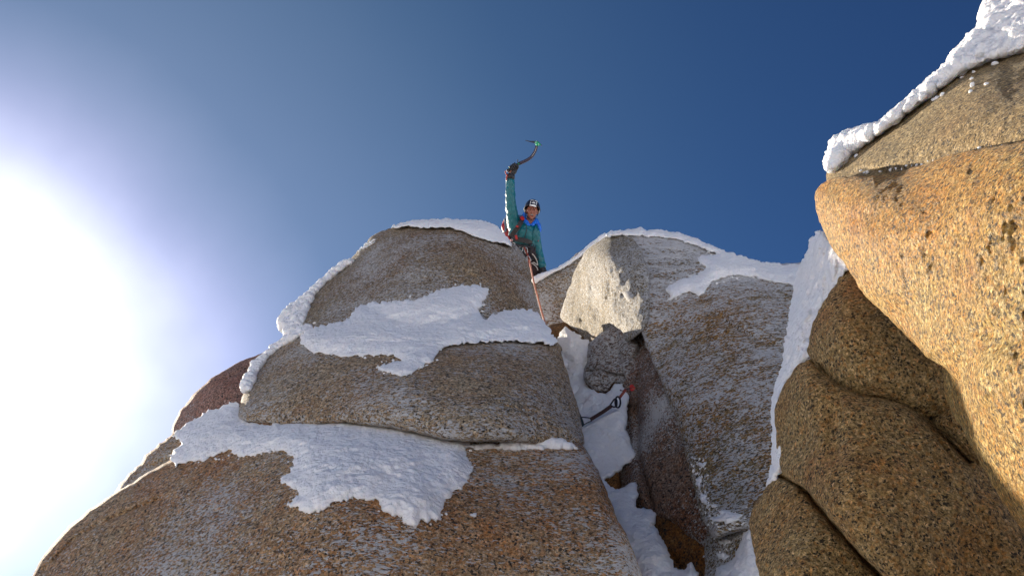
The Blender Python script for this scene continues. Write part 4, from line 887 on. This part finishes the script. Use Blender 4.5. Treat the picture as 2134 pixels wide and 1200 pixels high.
# ice axe
ax = empty('ice_axe', Q(1056, 352, -0.02)); tag(ax, 'curved black ice axe with a green head held up against the sky', 'ice axe')
shp = [(1057, 356.5), (1063, 353), (1070, 348.5), (1078, 343.5), (1086, 339.5), (1094, 336), (1102, 331.5), (1108, 326.5), (1113, 319.5), (1116.5, 312), (1118.5, 304)]
pts = [Q(x, y, -0.025) for x, y in shp]
def flat_tube(pts, wid, th):
    bm = bmesh.new(); pp = [Vector(v) for v in pts]; rows = []
    for i, p in enumerate(pp):
        t = (pp[min(i+1, len(pp)-1)] - pp[max(i-1, 0)]).normalized(); s_ = t.cross(vF).normalized(); w_ = wid(i / (len(pp) - 1))
        rows.append([bm.verts.new(p + s_ * (w_ / 2 * math.cos(a)) + vF * (th / 2 * math.sin(a))) for a in np.linspace(0, 2*math.pi, 13)[:-1]])
    for a, b in zip(rows[:-1], rows[1:]):
        for k in range(12): bm.faces.new((a[k], a[(k+1) % 12], b[(k+1) % 12], b[k]))
    bm.faces.new(list(reversed(rows[0]))); bm.faces.new(rows[-1]); return bm
sp_ = bez(pts, 5); ns = len(sp_)
shaft = bm_obj('shaft', flat_tube(sp_[int(ns*.36):], lambda t: 0.045 - 0.008 * t, 0.026), M_axe, ax)
bm_obj('grip', flat_tube(sp_[:int(ns*.40)], lambda t: 0.042 + 0.004 * math.sin(t * 20), 0.027), M_black, ax)
bm = bmesh.new(); 
strp = [Vector(p) - vF * 0.0115 for p in sp_[int(ns*.70):int(ns*.97)]]; tube(bm, strp, 0.0030, 6); bm_obj('shaft_marking', bm, M_lens, shaft)
def plate(name, poly, th, mat, parent, dz=-0.025):
    bm = bmesh.new(); f0 = [bm.verts.new(Vector(Q(x, y, dz)) - vF * th / 2) for x, y in poly]; f1 = [bm.verts.new(Vector(Q(x, y, dz)) + vF * th / 2) for x, y in poly]
    bm.faces.new(f0); bm.faces.new(list(reversed(f1))); n = len(poly)
    for k in range(n): bm.faces.new((f0[k], f1[k], f1[(k+1) % n], f0[(k+1) % n]))
    return bm_obj(name, bm, mat, parent, smooth=False)
hdp = plate('head', [(1114.5, 295.5), (1117.5, 294.8), (1121.5, 296.2), (1124.5, 299.5), (1127, 301.5), (1126, 303.3), (1122.5, 304), (1118, 304.3), (1116.2, 300.5), (1114.3, 298.5)], 0.024, M_green, ax)
for x, y in ((1116.8, 297.2), (1122.4, 301.0)):
    bm = bmesh.new(); add_ellipsoid(bm, Q(x, y, -0.038), (vR * 0.009, vU * 0.008, vF * 0.003)); bm_obj('bolt', bm, M_steel, hdp)
plate('pick', [(1094, 293.0), (1095.5, 292.4), (1103, 294.0), (1110, 294.2), (1117, 294.0), (1116.5, 296), (1115.5, 299.2), (1111, 298.2), (1105, 296.6), (1098, 294.6)], 0.008, M_dsteel, ax)
plate('hammer', [(1118, 293.8), (1121.8, 295.2), (1125, 298.8), (1129.8, 303.6), (1129.4, 305.0), (1126.5, 302.6), (1123.5, 299.8), (1120, 297)], 0.016, M_dsteel, ax)
plate('spike', [(1058.5, 358.2), (1056, 354.6), (1051.8, 357.6), (1052.2, 359.6)], 0.010, M_steel, ax)
plate('grip_rest', [(1078, 333.0), (1079.6, 332.6), (1079.8, 337.5), (1082, 341), (1078.5, 342)], 0.02, M_black, ax)
bm = bmesh.new(); add_ellipsoid(bm, Q(1080.3, 341.5, -0.045), (vR * 0.009, vU * 0.009, vF * 0.009)); bm_obj('collar', bm, M_green, ax)
bm = bmesh.new(); tube(bm, bez([Q(1053, 357, -0.03), Q(1054, 362, -0.06), Q(1057, 366, -0.065), Q(1055, 370, -0.06), Q(1056, 376, -0.06)]), 0.0075)
tag(bm_obj('leash', bm, M_red), 'thin red leash looped from the foot of the ice axe along the glove', 'leash')
bm = bmesh.new(); add_ellipsoid(bm, Q(1060.5, 349.5, -0.07), (vR * 0.007, vU * 0.007, vF * 0.006)); bm_obj('logo_tab', bm, M_green, gl)

# ledge behind the saddle, under the boots
lp = Vector(Q(1111, 636, 0.16)); bm = bmesh.new()
for k in range(16): add_ellipsoid(bm, lp + Vector((random.uniform(-.25, .25), random.uniform(-.05, .3), -0.12 - random.uniform(0, 0.2))), (Vector((.22, 0, 0)), Vector((0, .2, 0)), Vector((0, 0, .1))))
o = fuse('snow_ledge', bm, 0.03, M_snow, None, 2); o['kind'] = 'structure'

# ------------------------------------------------------------------ ropes and protection
bm = bmesh.new(); rp = bez([Q(1103, 541, -0.14), P(1106, 556, 13.4), P(1113, 590, 12.95), P(1121, 620, 12.9), P(1129, 650, 12.85), P(1135.5, 672, 12.6), P(1150, 725, 11.0), P(1185, 800, 9.3), P(1205, 860, 8.9)], 14)
tube(bm, rp, 0.0115, 8); tag(bm_obj('rope', bm, M_orope), 'faded orange rope running down from the harness of the climber', 'rope')
bm = bmesh.new(); rp = bez([P(1205, 862, 8.7), P(1212, 878, 8.65), P(1216, 900, 8.6), P(1222, 925, 8.5), P(1231, 948, 8.4), P(1250, 985, 8.1), P(1240, 1100, 7.4)], 12)
tube(bm, rp, 0.016, 8); tag(bm_obj('rope', bm, M_drope), 'dark rope dropping behind the slab edge below the hanging quickdraw', 'rope')
ZQ = 8.55
def R_(px, py, dz=0.0): return Vector(P(px, py, ZQ + dz / KS))
t = empty('quickdraw', R_(1258, 860)); tag(t, 'dark quickdraw hanging across the snow filled cleft', 'quickdraw')
bm = bmesh.new(); tube(bm, bez([R_(1232, 877), R_(1224, 880.5), R_(1214, 885.5), R_(1203, 884), R_(1201, 875), R_(1208, 869.5), R_(1218, 869), R_(1230, 870.5)], 5), 0.0050, 8); cbn = bm_obj('carabiner', bm, M_dsteel, t)
bm = bmesh.new(); tube(bm, [R_(1231, 870), R_(1232.5, 878)], 0.006, 8); bm_obj('gate', bm, M_dsteel, cbn)
strap('sling', [R_(1230, 874, -0.008), R_(1245, 865, -0.008), R_(1260, 855.5, -0.008), R_(1274, 845.5, -0.008)], 0.030, 0.010, M_dsling, t, vF)
bm = bmesh.new(); tube(bm, bez([R_(1272, 843), R_(1276, 837.5), R_(1281, 831), R_(1285, 833), R_(1285.5, 840), R_(1284.5, 846), R_(1279, 847.5), R_(1275.5, 846), R_(1272, 843)], 5), 0.0068, 8); bm_obj('carabiner', bm, M_dsteel, t)
t = empty('cam', R_(1318, 808, 0.02)); tag(t, 'red climbing cam wedged in the dark crack with its oval carabiner hanging', 'cam')
bm = bmesh.new(); tube(bm, ring_pts(R_(1287.5, 837.5, -0.02), vR, vU, 0.022, 0.046, 24), 0.0078, 8, closed=True); bm_obj('carabiner', bm, M_dsteel, t)
strap('sling', [R_(1290, 830, -0.02), R_(1296, 822, -0.02), R_(1304, 811, -0.01)], 0.022, 0.008, M_rsling, t, vF)
bm = bmesh.new(); tube(bm, [R_(1303, 811), R_(1308, 810), R_(1317, 808)], 0.005, 6); st = bm_obj('stem', bm, M_dsteel, t)
bm = bmesh.new(); tube(bm, [R_(1292, 812.5), R_(1297, 814), R_(1302, 812)], [0.007, 0.004, 0.003], 6); bm_obj('trigger', bm, M_black, t)
for k, (dx, dy, rot) in enumerate(((0, -2.5, .4), (2, 1.5, -.5), (-1.5, 2, 2.6))):
    bm = bmesh.new(); c = R_(1317.5 + dx, 807.5 + dy, -0.012 + 0.008 * k); po = []
    for j in range(9):
        a = rot + math.pi * 1.1 * j / 8; rr = 0.014 + 0.010 * j / 8; po.append(c + vR * rr * math.cos(a) + vU * rr * math.sin(a))
    po.append(c + vR * 0.004); f0 = [bm.verts.new(p - vF * 0.003) for p in po]; f1 = [bm.verts.new(p + vF * 0.003) for p in po]
    bm.faces.new(f0); bm.faces.new(list(reversed(f1))); [bm.faces.new((f0[i], f1[i], f1[(i+1) % 10], f0[(i+1) % 10])) for i in range(10)]
    bm_obj('lobe', bm, M_red, t, smooth=False)
